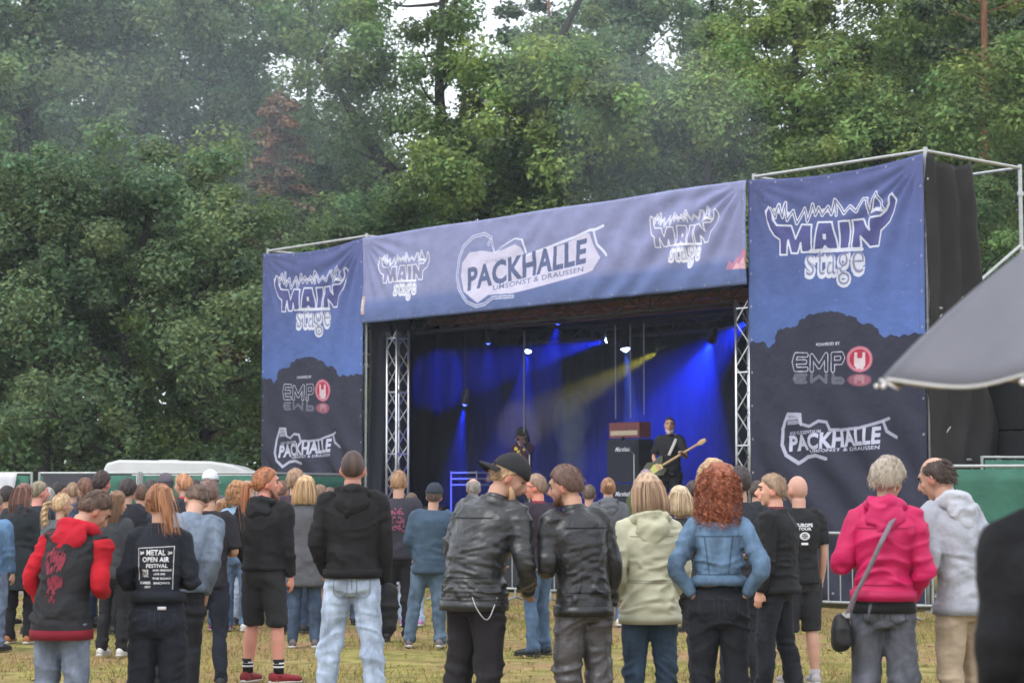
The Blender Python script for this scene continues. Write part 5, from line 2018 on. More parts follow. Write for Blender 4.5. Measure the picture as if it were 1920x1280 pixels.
    if hkind != 'bald':
        th = {'short': 0.010, 'buzz': 0.003, 'balding': 0.008, 'bob': 0.026, 'long': 0.020, 'pony': 0.012, 'curly': 0.045, 'crop': 0.022, 'braid': 0.014}[hkind]
        p, f, u, mk = shell(th, 0.30 if hkind == 'balding' else 0, 0.18 if hkind in ('bob', 'long', 'curly') else (0.05 if hkind != 'buzz' else 0),
                            0.002 if hkind == 'buzz' else (0.012 if hkind == 'curly' else (0.009 if hkind == 'crop' else 0.005)))
        m3 = MB()
        m3.add(headrot(p), f, 1)
        if hkind in ('bob', 'long', 'curly'):
            L = hd.get('len', 0.16 if hkind != 'long' else 0.30)
            wd_ = hd.get('w', 1.0)
            q = MB()
            zt, zb = 1.66, 1.60 - L
            q.tube([(0, -0.030, zt), (0, -0.045, 1.60), (0, -0.055, (1.60 + zb) / 2), (0, -0.055, zb)], np.array([0.085, 0.100, 0.108, 0.090]) * wd_,
                   np.array([0.075, 0.075, 0.066, 0.035]) * wd_, n=22, hint=(1, 0, 0), sub=4)
            vv = q.verts()
            # hair below the chin line follows the neck and hangs straight
            m3.add(headrot(vv) * 1.0, q.f, 1)
        hme = fin(m3, min(vx, 0.0125), 1, 'hair')
        if hkind in ('bob', 'long', 'curly', 'crop'):
            v_, n_ = coords(hme), normals(hme)
            fr = np.array([45, 45, 6]) if hkind != 'curly' else np.array([26, 26, 26])
            put(hme, v_ + n_ * ((0.007 if hkind != 'curly' else 0.016) * vnoise(v_ * fr, seed + 2))[:, None])
        put_hair(hme)
        paths = []
        if hkind in ('bob', 'long') and s > 150:
            L = hd.get('len', 0.16 if hkind != 'long' else 0.30)
            wd_ = hd.get('w', 1.0)
            for _ in range(260 if near else 110):
                a = rs.uniform(math.pi * 0.9, math.pi * 2.1)
                ca, sa = math.cos(a), math.sin(a)
                r0 = 0.108
                pth = [(0.078 * ca, -0.01 + 0.095 * sa, 1.735 - 0.02 * rs.random()), (r0 * ca * .97, -0.01 + 0.118 * sa, 1.68), (0.112 * wd_ * ca, -0.035 + 0.105 * sa * wd_, 1.60),
                       (0.114 * wd_ * ca, -0.05 + 0.085 * sa * wd_, 1.60 - L * 0.6),
                       (0.104 * wd_ * ca + rs.normal(0, .008), -0.05 + 0.07 * sa + rs.normal(0, .008), 1.60 - L * rs.uniform(0.9, 1.12))]
                paths.append(headrot(pth))
        elif hkind == 'curly':
            for _ in range(900 if near else 250):
                a = rs.uniform(math.pi * 0.8, math.pi * 2.2)
                zz = rs.uniform(1.60 - hd.get('len', 0.16), 1.79)
                el = np.clip((zz - 1.62) / 0.17, -1, 1)
                rad_ = (0.135 if zz < 1.66 else 0.135 * math.sqrt(max(0.03, 1 - (max(0, zz - 1.64) / 0.155) ** 2)))
                c0 = np.array([rad_ * math.cos(a), -0.03 + rad_ * 0.95 * math.sin(a), zz])
                ph = rs.uniform(0, 6.28)
                rr_ = rs.uniform(0.006, 0.014)
                pth = [c0 + np.array([rr_ * math.cos(ph + i * 1.5), rr_ * math.sin(ph + i * 1.5), -0.008 * i]) for i in range(6)]
                paths.append(headrot(pth))
        elif hkind in ('short', 'crop', 'pony', 'braid', 'balding') and s > 140:
            p_, f_, u_, mk_ = shell(th + 0.002, 0.30 if hkind == 'balding' else 0)
            idx = np.where(mk_ > 0.7)[0]
            for i in rs.choice(idx, 700 if near else 220):
                q0 = p_[i]
                dr = (np.array([0, -0.004, -0.009]) + u_[i] * 0.0015 + rs.normal(0, 0.003, 3)) if hkind not in ('pony', 'braid') else \
                    (np.array([0, -0.13, 1.665]) - q0) * 0.16 + u_[i] * 0.004 + rs.normal(0, 0.0015, 3)
                paths.append(headrot([q0, q0 + dr, q0 + dr * 2 - np.array([0, 0, 0.003])]))
        if paths:
            fl = [bend(pp, np.ones(len(pp))) for pp in paths]
            strands(fl, 0.0022 if hkind in ('short', 'crop') else (0.0030 if hkind != 'curly' else 0.0035))
        if hkind in ('pony', 'braid'):
            L = hd.get('len', 0.28)
            ox = hd.get('ox', 0.0)
            up = hd.get('up', 0.0)
            q = MB()
            top_ = np.array([ox * 0.3, -0.105, 1.665 + up])
            pts = [top_, top_ + (ox * .4, -0.045, -0.01), top_ + (ox * .7, -0.055, -L * 0.45), top_ + (ox, -0.03, -L)]
            if hkind == 'braid':
                rr_ = [0.030, 0.034, 0.030, 0.015]
            else:
                rr_ = [0.022, 0.036, 0.040, 0.014]
            q.tube(headrot(pts), rr_, np.array(rr_) * 0.7, n=14, hint=(1, 0, 0), sub=6, bw=1)
            pm = fin(q, min(vx, 0.0115), 1, 'ponytail')
            v_, n_ = coords(pm), normals(pm)
            if hkind == 'braid':
                put(pm, v_ + n_ * (0.008 * np.sin(v_[:, 2] * 110 + 40 * np.abs(v_[:, 0])))[:, None])
            else:
                put(pm, v_ + n_ * (0.006 * vnoise(v_ * np.array([60, 60, 6]), seed))[:, None])
            put_hair(pm, 'ponytail')
            paths = []
            for _ in range(90 if near else 30):
                o1 = rs.normal(0, 0.016, 3) * np.array([1, .7, .3])
                pp = [np.array(q_) + o1 * (1 + i * 0.35) for i, q_ in enumerate(pts)]
                paths.append(bend(headrot(pp), np.ones(4)))
            strands(paths, 0.004)
    if beard:
        q = MB()
        bl = beard.get('len', 0.03)
        q.tube([(-0.058, 0.03, 1.60), (-0.045, 0.07, 1.562 - bl * .3), (0, 0.088, 1.552 - bl), (0.045, 0.07, 1.562 - bl * .3), (0.058, 0.03, 1.60)],
               [0.012, 0.02, 0.026, 0.02, 0.012], n=10, sub=3)
        if bl > 0.06:
            q.tube([(0, 0.075, 1.57), (0, 0.085, 1.50), (0, 0.075, 1.57 - bl * 1.4)], [0.045, 0.040, 0.012], n=12, sub=3)
        m3 = MB()
        m3.add(headrot(q.verts()), q.f, 1)
        bmx = fin(m3, min(vx, 0.012), 1, 'beard')
        hc_sv = hcol
        hcol = beard['c']
        hmat2 = hmat
        v_, n_ = coords(bmx), normals(bmx)
        put(bmx, v_ + n_ * (0.005 * vnoise(v_ * np.array([50, 50, 12]), seed))[:, None])
        put_hair(bmx, 'beard')
        hcol = hc_sv
    if cap:
        q = MB()
        m3 = MB().ball((0, 0, 0), 1.0, 32)
        u = m3.verts()
        zc = np.maximum(u[:, 2], -0.02)
        p = np.column_stack([u[:, 0] * 0.092, u[:, 1] * 0.112, zc * 0.112]) * (1 + 0.02 * vnoise(u * 3, 2))[:, None] + hc + np.array([0, -0.010, 0.030])
        q.add(headrot(p), m3.f, 1)
        cm = fin(q, 0)
        co_ = link('cap', cm, cloth_mat('cotton', cap['c']), t)
        bk = -1 if cap.get('back') else 1
        if not cap.get('nobrim'):
            q = MB()
            n = 9
            vv = []
            for i in range(n):
                a = math.pi * (i / (n - 1))
                cx, sy = math.cos(a), math.sin(a)
                vv.append((0.084 * cx, bk * (0.06 + 0.04 * sy), 1.672 - 0.012 * abs(cx)))
                vv.append((0.088 * cx, bk * (0.075 + 0.105 * sy), 1.655 - 0.02 * abs(cx)))
            vv = np.array(vv)
            vv2 = vv - np.array([0, 0, 0.008])
            allv = np.vstack([vv, vv2])
            ff = []
            for i in range(n - 1):
                a0, a1, b0, b1 = 2 * i, 2 * i + 1, 2 * i + 2, 2 * i + 3
                ff += [(a0, a1, b1, b0), (a0 + 2 * n, b0 + 2 * n, b1 + 2 * n, a1 + 2 * n), (a1, a1 + 2 * n, b1 + 2 * n, b1)]
            allv[:, :] = allv + np.array([0, 0.0, 0])
            q.add(headrot(allv), ff, 1)
            link('brim', fin(q, 0), cloth_mat('cotton', cap['c']), co_)
        if cap.get('badge'):
            q = MB()
            q.add(headrot(MB().box((-0.088, -0.03, 1.70), (0.006, 0.035, 0.03)).verts()), MB().box((0, 0, 0), (1, 1, 1)).f, 1)
            link('badge', fin(q, 0), material('badge_white', (0.8, 0.8, 0.8), 0.5), co_)
    ctx = dict(t=t, top=top_o, top_me=jk, trou=trou, bend=bend, fin=fin, k=k, J=J, headrot=headrot, vx=vx, seed=seed)
    if extra:
        extra(ctx)
    return t


def bvh_of(me):
    return BVHTree.FromPolygons([tuple(c) for c in coords(me)], [tuple(p.vertices) for p in me.polygons])


def back_print(ctx, name, polys, mat, off=0.006):
    surface_print(ctx['t'], ctx['top_me'], name, polys, mat, off)


def surface_print(t, me, name, polys, mat, off=0.006):
    """lay flat print, given as triangles in (x, z) metres, on the back of the garment"""
    bv = bvh_of(me)
    V, F = [], []
    for tri in polys:
        o = len(V)
        for x, z in tri:
            h = bv.ray_cast(Vector((x, -0.7, z)), Vector((0, 1, 0)))
            y = h[0].y - off if h[0] else -0.13
            V.append((x, y, z))
        F.append(tuple(range(o, o + len(tri))))
    tag(link(name, mesh_from(V, F, name), mat, t), kind='stuff')


def rect_strips(x0, z0, x1, z1, w):
    """a thin straight line cut into short pieces so that it can follow the cloth"""
    n = max(1, int(math.hypot(x1 - x0, z1 - z0) / 0.014))
    d = np.array([x1 - x0, z1 - z0]) / n
    l = np.linalg.norm(d)
    nn = np.array([-d[1], d[0]]) / l * w / 2
    out = []
    for i in range(n):
        a = np.array([x0, z0]) + d * i
        b = a + d
        out.append([a - nn, b - nn, b + nn, a + nn])
    return out


def line_of_text(body, x0, x1, z0, z1, bold=0.02):
    T, _ = text_tris(body, bold)
    out = []
    for t in T:
        out.append([(x0 + (x1 - x0) * p[0], z0 + (z1 - z0) * p[1]) for p in t])
    return out

# ------------------------------------------------------------ the crowd
def world_of(t, p):
    """local point of a figure to the world"""
    k, a = t.scale[0], t.rotation_euler.z
    x, y, z = [q * k for q in p]
    return Vector((t.location.x + x * math.cos(a) - y * math.sin(a), t.location.y + x * math.sin(a) + y * math.cos(a), t.location.z + z))


def x_skull(ctx):
    """faded red scratchy print on the back of the black and red jacket"""
    r = random.Random(4)
    P = []
    for cx, cz, rx, rz, n in ((-0.01, 1.285, 0.075, 0.075, 120), (0.02, 1.155, 0.05, 0.035, 70), (0.0, 1.07, 0.035, 0.06, 22)):
        for _ in range(n):
            a, q = r.uniform(0, 6.28), r.random() ** 0.5
            x, z = cx + rx * q * math.cos(a), cz + rz * q * math.sin(a)
            w, h = r.uniform(0.0015, 0.0045), r.uniform(0.006, 0.020)
            s_ = r.uniform(-0.6, 0.6)
            P.append([(x - w, z - h), (x + w, z - h), (x + w + s_ * h, z + h), (x - w + s_ * h, z + h)])
    back_print(ctx, 'back_print', P, material('print_red', (0.20, 0.022, 0.04), 0.7))


def x_tour(ctx):
    """white framed tour print on the black sweatshirt"""
    P = []
    x0, x1, z0, z1 = -0.115, 0.115, 1.105, 1.375
    for a in ((x0, z1 - .006, x1, z1 + .006), (x1, z1 + .006, x1 - .008, z0), (x0, z1 - .006, x0 + .008, z0 + 0.06)):
        P += rect_strips(*a, 0.004)
    rows = (('METAL', -0.06, 0.06, 1.325, 1.358), ('OPEN AIR', -0.085, 0.085, 1.282, 1.312), ('FESTIVAL', -0.06, 0.075, 1.245, 1.268),
            ('TOUR', -0.085, -0.045, 1.185, 1.232), ('AND FRIENDS', -0.02, 0.10, 1.222, 1.234), ('LIVE ON', -0.01, 0.06, 1.198, 1.210),
            ('THE ROAD', -0.02, 0.10, 1.170, 1.182), ('SUMMER', -0.10, -0.03, 1.140, 1.156), ('SHOWS', -0.01, 0.09, 1.140, 1.152), ('CREW', -0.07, -0.03, 1.115, 1.128))
    for b, a0, a1, b0, b1 in rows:
        P += line_of_text(b, a0, a1, b0, b1, 0.03)
    for cx in (-0.09, 0.09):
        P += rect_strips(cx - .012, 1.33, cx + .012, 1.345, 0.012) + rect_strips(cx - .012, 1.348, cx + .012, 1.333, 0.006)
    back_print(ctx, 'back_print', P, material('print_white2', (0.62, 0.62, 0.64), 0.7))
    lab = MB().box((0.045, -0.142, 0.985), (0.055, 0.006, 0.020))
    link('waist_label', ctx['fin'](lab, 0), material('label_pale', (0.6, 0.57, 0.62), 0.6), ctx['t'])


def x_shirt(ctx):
    P = []
    for b, a0, a1, b0, b1 in (('EUROPE', -0.075, 0.075, 1.345, 1.372), ('TOUR', -0.06, 0.06, 1.315, 1.338)):
        P += line_of_text(b, a0, a1, b0, b1, 0.05)
    for i in range(16):
        a = i / 16 * 6.28
        b = (i + 1) / 16 * 6.28
        P.append([(0.045 * math.cos(a), 1.265 + 0.035 * math.sin(a)), (0.045 * math.cos(b), 1.265 + 0.035 * math.sin(b)),
                  (0.028 * math.cos(b), 1.265 + 0.020 * math.sin(b)), (0.028 * math.cos(a), 1.265 + 0.020 * math.sin(a))])
    for z in (1.255, 1.27):
        P += rect_strips(-0.03, z, 0.03, z, 0.005)
    P += rect_strips(-0.03, 1.20, 0.03, 1.20, 0.02)
    back_print(ctx, 'back_print', P, material('print_white2', (0.62, 0.62, 0.64), 0.7))


def x_vest(ctx):
    P = []
    r = random.Random(9)
    for z in (1.36, 1.27, 1.18):
        for _ in range(22):
            x = r.uniform(-0.07, 0.07)
            zz = z + r.uniform(-0.03, 0.03)
            w, h = r.uniform(.004, .012), r.uniform(.004, .014)
            P.append([(x - w, zz - h), (x + w, zz - h), (x + w, zz + h), (x - w, zz + h)])
    back_print(ctx, 'patches', P, material('patch_red', (0.25, 0.07, 0.12), 0.8))


def x_band(c):
    def f(ctx):
        """under-shirt that shows below the jacket"""
        m = MB()
        m.tube([(0, -0.004, 0.875), (0, -0.004, 0.975)], [0.192, 0.180], [0.158, 0.146], n=26, hint=(1, 0, 0), sub=1, ex=2.2)
        link('undershirt', ctx['fin'](m, 0), cloth_mat('cotton', c), ctx['t'])
    return f


def x_chain(ctx):
    m = MB()
    pts = [(0.10, -0.155, 0.93), (0.15, -0.16, 0.84), (0.20, -0.13, 0.78), (0.20, -0.06, 0.86), (0.185, 0.0, 0.95)]
    m.tube(pts, [0.0028] * 5, n=6, sub=4)
    link('wallet_chain', m.mesh('chain', True), material('chain_metal', (0.5, 0.5, 0.5), 0.35, 0.9), ctx['t'])


BLK = (0.014, 0.014, 0.016)
JEAN = (0.075, 0.125, 0.23)
LJEAN = (0.33, 0.40, 0.52)
DJEAN = (0.03, 0.055, 0.11)


def build_people():
    P = person
    front = []
    # ---- nearest row
    P('man in black and red hooded jacket with faded red back print, looking down', 122, 318, 932, yaw=-18, lean=(13, 5), head=(-32, 24, 8),
      arms=('pocket', 'front'), shirt=dict(c=(0.02, 0.02, 0.023), puff=1.0, amp=0.010), armcol=(0.40, 0.008, 0.018), hood=(0.40, 0.008, 0.022), hemcol=(0.16, 0.008, 0.018),
      hem=0.80, flare=0.06, legs=dict(c=(0.17, 0.22, 0.32), wide=1.15), hair=dict(kind='short', c=(0.085, 0.048, 0.032)), g=1.14, seed=1, extra=x_skull)
    P('woman with reddish ponytail in black sweatshirt with white framed tour print', 300, 312, 914, fem=True, g=1.05, yaw=2, lean=(3, 0), head=(-4, 8, -3),
      arms=('front', 'front'), shirt=dict(c=(0.014, 0.016, 0.024)), hem=1.03, collar=(0.02, 0.02, 0.03),
      legs=dict(kind='cotton', c=(0.010, 0.012, 0.018), wide=1.25), hair=dict(kind='pony', c=(0.32, 0.145, 0.07), len=0.27, ox=0.075, up=0.045), seed=2, extra=x_tour)
    P('tall man in worn black leather jacket with backwards cap and blond beard', 890, 300, 857, yaw=-38, lean=(16, 5), head=(-42, 12, 4), g=1.2,
      arms=('front', ((0.30, 0.05, 1.13), (0.20, 0.26, 1.02))), shirt=dict(kind='leather', c=(0.020, 0.021, 0.023), puff=1.15, amp=0.010, ribs=(0.86, 1.0), seams=((-0.16, 1.37, 0.16, 1.37), (-0.17, 1.02, 0.17, 1.02)), seamk=0.7), hem=0.83, collar=(0.02, 0.02, 0.022),
      legs=dict(kind='cotton', c=(0.014, 0.012, 0.014), wide=1.2), hair=dict(kind='short', c=(0.40, 0.26, 0.14)), beard=dict(c=(0.36, 0.22, 0.12), len=0.055),
      cap=dict(c=(0.018, 0.018, 0.02), back=True, badge=True), seed=3, extra=x_chain)
    P('man with cropped brown hair in glossy black leather jacket facing the bearded man', 1093, 300, 877, yaw=24, lean=(5, -5), head=(38, 5, -4), g=1.08,
      arms=('front', 'down'), shirt=dict(kind='leather', c=(0.012, 0.012, 0.014), puff=1.05, amp=0.009, seams=((-0.16, 1.38, 0.16, 1.38), (-0.16, 0.98, 0.16, 0.98)), seamk=0.7), hem=0.84, collar=(0.012, 0.012, 0.014),
      legs=dict(kind='leather', c=(0.055, 0.050, 0.052), wide=1.3), hair=dict(kind='short', c=(0.12, 0.065, 0.048)), seed=4, beard=dict(c=(0.12, 0.05, 0.03), len=0.0))
    P('woman with short fair bob in pale green hooded parka', 1217, 290, 899, fem=True, g=1.12, yaw=6, lean=(1, 0), head=(10, 0, -3), arms=('pocket', 'pocket'),
      shirt=dict(kind='nylon', c=(0.47, 0.46, 0.33), puff=1.12, amp=0.010, seams=((-0.17, 1.07, 0.17, 1.07), (-0.17, 1.085, 0.17, 1.085), (-0.15, 1.38, 0.15, 1.38)), seamk=0.6), hood=(0.46, 0.45, 0.32), hem=0.80, flare=0.10, legs=dict(c=(0.045, 0.085, 0.15), wide=1.08),
      hair=dict(kind='bob', c=(0.37, 0.25, 0.165), len=0.07, w=1.06), seed=5)
    P('woman with red curly hair in light denim jacket with hands on hips', 1346, 302, 888, fem=True, g=1.0, yaw=-6, head=(-8, 0, 2), arms=('hip', 'hip'),
      shirt=dict(kind='denim', c=(0.090, 0.150, 0.235), puff=1.0, amp=0.010, seams=((-0.15, 1.365, 0.15, 1.365), (-0.06, 1.12, -0.09, 1.36), (0.06, 1.12, 0.09, 1.36), (-0.14, 1.125, 0.14, 1.125)), seamk=0.5), hem=1.06, legs=dict(kind='cotton', c=(0.010, 0.011, 0.015), wide=1.12),
      hair=dict(kind='curly', c=(0.27, 0.085, 0.042), len=0.15), seed=6)
    pk = P('person with short grey hair in bright pink hooded jacket and grey jeans', 1652, 314, 866, fem=True, g=1.12, yaw=-8, lean=(2, 2), head=(-26, 4, 3),
           arms=(((-0.25, 0.0, 1.14), (-0.24, 0.22, 1.20)), 'pocket'), shirt=dict(kind='nylon', c=(0.44, 0.006, 0.078), puff=1.12, amp=0.011, seams=((-0.15, 1.37, 0.15, 1.37), (-0.16, 1.04, 0.16, 1.04)), seamk=0.6), hood=(0.46, 0.009, 0.09),
           hem=0.95, legs=dict(c=(0.10, 0.115, 0.155), wide=1.25), hair=dict(kind='crop', c=(0.30, 0.25, 0.20)), seed=7, extra=x_band(BLK))
    P('balding man in light grey hooded sweatshirt and beige trousers, turned sideways', 1800, 308, 860, yaw=34, lean=(9, -4), head=(16, 8, 0), g=1.05,
      arms=('front', 'pocket'), shirt=dict(c=(0.34, 0.35, 0.40), puff=1.05, amp=0.010), hood=(0.42, 0.43, 0.48), hem=0.84,
      legs=dict(kind='cotton', c=(0.36, 0.28, 0.20), wide=1.1), hair=dict(kind='balding', c=(0.06, 0.04, 0.032)), seed=8)
    um = P('person in plain black coat out of focus at the right edge, under the umbrella', 2046, 760, 0, H=1.77, yaw=4, g=1.4, arms=('pocket', ((0.30, 0.12, 1.22), (0.13, 0.33, 1.46))),
           shirt=dict(c=(0.006, 0.006, 0.008), puff=1.5, amp=0.006), hem=0.55, flare=0.25, legs=dict(kind='cotton', c=BLK), seed=9, near=True,
           collar=(0.006, 0.006, 0.008))
    # ---- second row
    m1 = P('tall man with shaved dark head in black hoodie and light washed jeans', 662, 257, 851, g=1.12, yaw=3, head=(-3, -2, 0), arms=('pocket', 'down'),
           shirt=dict(c=(0.012, 0.011, 0.012), puff=1.15, amp=0.009), hood=(0.012, 0.011, 0.012), hem=0.925, feet=((-0.19, 0.05, 12), (0.17, -0.05, -14)),
           legs=dict(c=(0.36, 0.43, 0.56), wide=1.12), hair=dict(kind='buzz', c=(0.06, 0.032, 0.025)), seed=10, skin=(0.46, 0.22, 0.16), shoes=(0.2, 0.2, 0.2))
    P('man with long auburn ponytail in black hoodie, cargo shorts and striped socks', 498, 220, 883, g=1.15, yaw=-22, head=(-52, -2, 0), arms=('pocket', 'down'),
      shirt=dict(c=(0.013, 0.012, 0.014), puff=1.15), hood=BLK, hem=0.93, legs=dict(kind='cotton', c=(0.022, 0.022, 0.024), end=0.47, wide=0.98),
      feet=((-0.13, 0.0, 0), (0.16, 0.0, -40)), socks=True, shoes=(0.20, 0.015, 0.02), hair=dict(kind='pony', c=(0.34, 0.13, 0.055), len=0.36, up=-0.03),
      beard=dict(c=(0.16, 0.07, 0.04), len=0.05), seed=11, skin=(0.58, 0.26, 0.19))
    P('grey haired man in black jacket in profile, holding his hands low', 1452, 245, 894, g=1.22, yaw=66, head=(14, 0, 0), arms=('down', 'front'),
      shirt=dict(c=(0.013, 0.013, 0.015), puff=1.12), hem=0.86, collar=(0.12, 0.03, 0.04), legs=dict(kind='denim', c=(0.012, 0.016, 0.026), wide=1.1),
      hair=dict(kind='short', c=(0.26, 0.17, 0.11)), shoes=(0.10, 0.04, 0.03), feet=((-0.12, 0.1, 0), (0.14, -0.08, 0)), seed=12, skin=(0.62, 0.33, 0.24))
    P('bald man in black shirt with white back print and black shorts', 1496, 222, 896, g=1.05, yaw=12, head=(15, 0, 0), arms=('down', 'down'), sleeve=0.5,
      shirt=dict(c=BLK), hem=0.86, legs=dict(kind='cotton', c=(0.022, 0.022, 0.026), end=0.46, wide=1.0), hair=dict(kind='bald'), shoes=(0.35, 0.33, 0.35),
      seed=13, extra=x_shirt, skin=(0.50, 0.28, 0.21))
    P('person in grey blue jacket leaning behind the ponytail woman', 338, 262, 0, H=1.72, lean=(20, 4), yaw=-14, head=(30, 30, 0), arms=('front', 'pocket'), g=1.15,
      shirt=dict(kind='denim', c=(0.13, 0.16, 0.21), puff=1.25), hem=0.92, legs=dict(kind='cotton', c=(0.012, 0.012, 0.016)), seed=14)
    P('bearded man in black t-shirt with bare forearms behind the grey blue jacket', 392, 226, 903, yaw=8, head=(14, 6, 0), arms=('down', 'front'), sleeve=0.55, g=1.1,
      shirt=dict(c=(0.022, 0.020, 0.026)), hem=0.86, legs=dict(kind='cotton', c=(0.016, 0.018, 0.03)), hair=dict(kind='short', c=(0.15, 0.085, 0.07)),
      beard=dict(c=(0.05, 0.025, 0.02), len=0.05), seed=15)
    P('woman with fair wavy hair in long grey coat and blue jeans', 573, 178, 898, fem=True, yaw=4, g=1.1, head=(-6, 0, 0), arms=('pocket', 'pocket'),
      shirt=dict(c=(0.085, 0.085, 0.095), puff=1.2), hem=0.64, flare=0.22, legs=dict(c=(0.06, 0.10, 0.18)), hair=dict(kind='bob', c=(0.42, 0.28, 0.15), len=0.10, w=1.1), seed=16,
      shoes=(0.12, 0.10, 0.09))
    P('small person in pink top, jeans and purple shoes by the denim jacket girl', 418, 157, 0, H=1.52, fem=True, yaw=10, arms=('down', 'front'),
      shirt=dict(c=(0.52, 0.30, 0.34)), hem=0.72, flare=0.1, legs=dict(c=(0.10, 0.18, 0.32)), hair=dict(kind='long', c=(0.3, 0.16, 0.08)), shoes=(0.35, 0.04, 0.22), seed=17)
    P('woman with curly orange hair in pale denim jacket', 446, 158, 910, fem=True, yaw=-8, head=(15, 0, 0), arms=('front', 'front'),
      shirt=dict(kind='denim', c=(0.20, 0.30, 0.42)), hem=0.95, legs=dict(c=(0.11, 0.19, 0.34)), hair=dict(kind='curly', c=(0.36, 0.18, 0.08), len=0.07), shoes=(0.5, 0.5, 0.5), seed=18)
    P('man with fair hair in dark battle vest with reddish patches', 748, 170, 887, g=1.1, yaw=2, head=(-8, 4, 0), arms=('pocket', 'pocket'),
      shirt=dict(c=(0.035, 0.033, 0.045)), hem=0.86, legs=dict(kind='cotton', c=(0.016, 0.014, 0.018), wide=1.15), hair=dict(kind='short', c=(0.30, 0.17, 0.09)), seed=19, extra=x_vest)
    P('man in dark cap and navy blue sweatshirt with faded jeans', 806, 177, 912, g=1.25, yaw=-4, lean=(0, 4), arms=('pocket', 'pocket'),
      shirt=dict(c=(0.045, 0.075, 0.115), puff=1.15), hem=0.80, legs=dict(c=(0.10, 0.17, 0.27), wide=1.15), hair=dict(kind='short', c=(0.08, 0.05, 0.04)),
      cap=dict(c=(0.025, 0.032, 0.045)), feet=((-0.22, 0.0, 10), (0.12, 0.0, -5)), shoes=(0.14, 0.12, 0.13), seed=20)
    P('woman with long brown hair in long black coat and tan boots', 44, 173, 912, fem=True, g=1.25, yaw=-10, head=(-20, 4, 0), arms=('pocket', 'pocket'),
      shirt=dict(c=(0.016, 0.020, 0.024), puff=1.3), hem=0.60, flare=0.18, legs=dict(kind='cotton', c=(0.012, 0.012, 0.014)), hair=dict(kind='long', c=(0.16, 0.075, 0.055), len=0.22, w=1.1),
      shoes=(0.30, 0.11, 0.04), seed=21, hood=(0.03, 0.03, 0.035))
    P('woman with blonde braid and grey collar jacket behind the red sleeves', 116, 186, 930, fem=True, yaw=-12, head=(-40, 2, 0), arms=('front', 'front'),
      shirt=dict(c=(0.10, 0.11, 0.12)), hem=0.85, hair=dict(kind='braid', c=(0.44, 0.30, 0.17), len=0.26, ox=-0.05), legs=dict(kind='cotton', c=BLK), seed=22)
    P('brown haired woman in dark jacket and white shoes between the two nearest left figures', 218, 188, 926, fem=True, yaw=-15, head=(-25, 4, 0), arms=('front', 'front'),
      shirt=dict(c=(0.04, 0.043, 0.05), puff=1.1), hem=0.84, hair=dict(kind='long', c=(0.17, 0.09, 0.05), len=0.16), legs=dict(kind='cotton', c=BLK), shoes=(0.5, 0.48, 0.45), seed=23)
    P('person in blue denim cut by the left edge', -8, 182, 930, g=1.1, yaw=-20, arms=('down', 'down'), shirt=dict(kind='denim', c=(0.08, 0.15, 0.26)), hem=0.85,
      legs=dict(c=(0.14, 0.20, 0.33)), hair=dict(kind='short', c=(0.1, 0.07, 0.05)), seed=24)
    P('fair haired woman in dark grey top and black leggings behind the green parka', 1274, 222, 919, fem=True, yaw=4, arms=('front', 'front'),
      shirt=dict(c=(0.05, 0.05, 0.06)), hem=0.84, legs=dict(kind='cotton', c=(0.03, 0.028, 0.038), wide=0.85), hair=dict(kind='bob', c=(0.48, 0.36, 0.23), len=0.07, w=1.08), seed=25)
    P('man with dark hair in black jacket right of the red curly hair', 1386, 228, 882, g=1.12, yaw=8, head=(-10, 0, 0), arms=('pocket', 'down'),
      shirt=dict(c=(0.02, 0.022, 0.028), puff=1.1), hem=0.84, legs=dict(kind='cotton', c=(0.014, 0.016, 0.022)), hair=dict(kind='crop', c=(0.035, 0.022, 0.022)), seed=26)
    P('man with glasses and dark red trimmed t-shirt, forearms bare, between the leather jackets', 1008, 188, 893, g=1.2, yaw=50, head=(30, 0, 0), arms=('front', 'front'), sleeve=0.55,
      shirt=dict(c=(0.028, 0.020, 0.030)), hem=0.84, legs=dict(c=(0.08, 0.15, 0.27)), hair=dict(kind='short', c=(0.22, 0.14, 0.10)), glasses=True, seed=27,
      skin=(0.60, 0.25, 0.18), collar=(0.2, 0.03, 0.05), feet=((-0.12, 0.0, 4), (0.12, 0.05, -4)))
    # ---- further rows, mostly heads over shoulders
    P('woman with fair curly hair looming behind the red curls', 1336, 198, 873, fem=True, yaw=0, shirt=dict(c=(0.06, 0.06, 0.07)), hair=dict(kind='curly', c=(0.46, 0.30, 0.17), len=0.03),
      legs=dict(kind='cotton', c=BLK), seed=28)
    P('person with hair bun in grey hooded jacket and blue jeans near the barrier', 1140, 152, 900, g=1.05, yaw=4, arms=('pocket', 'pocket'), shirt=dict(c=(0.10, 0.105, 0.12), puff=1.1),
      hood=(0.11, 0.115, 0.13), hem=0.84, legs=dict(c=(0.08, 0.16, 0.32)), hair=dict(kind='pony', c=(0.28, 0.14, 0.07), len=0.06, up=0.03), shoes=(0.6, 0.58, 0.5), seed=29)
    P('man with thinning grey hair far back left of the cap', 888, 148, 900, yaw=10, shirt=dict(c=(0.06, 0.06, 0.07)), hair=dict(kind='balding', c=(0.25, 0.22, 0.20)), legs=dict(c=DJEAN), seed=30)
    P('tall man with sandy hair behind the fair woman in the coat', 554, 160, 885, yaw=-8, shirt=dict(c=(0.05, 0.03, 0.045)), hair=dict(kind='crop', c=(0.26, 0.16, 0.10)), legs=dict(c=DJEAN), seed=31)
    P('man turning his face right beside the fair woman in the coat', 598, 148, 912, yaw=-60, shirt=dict(c=(0.07, 0.075, 0.085)), hair=dict(kind='short', c=(0.20, 0.12, 0.08)), legs=dict(kind='cotton', c=(0.3, 0.12, 0.07), end=0.45),
      seed=32, shoes=(0.05, 0.05, 0.05))
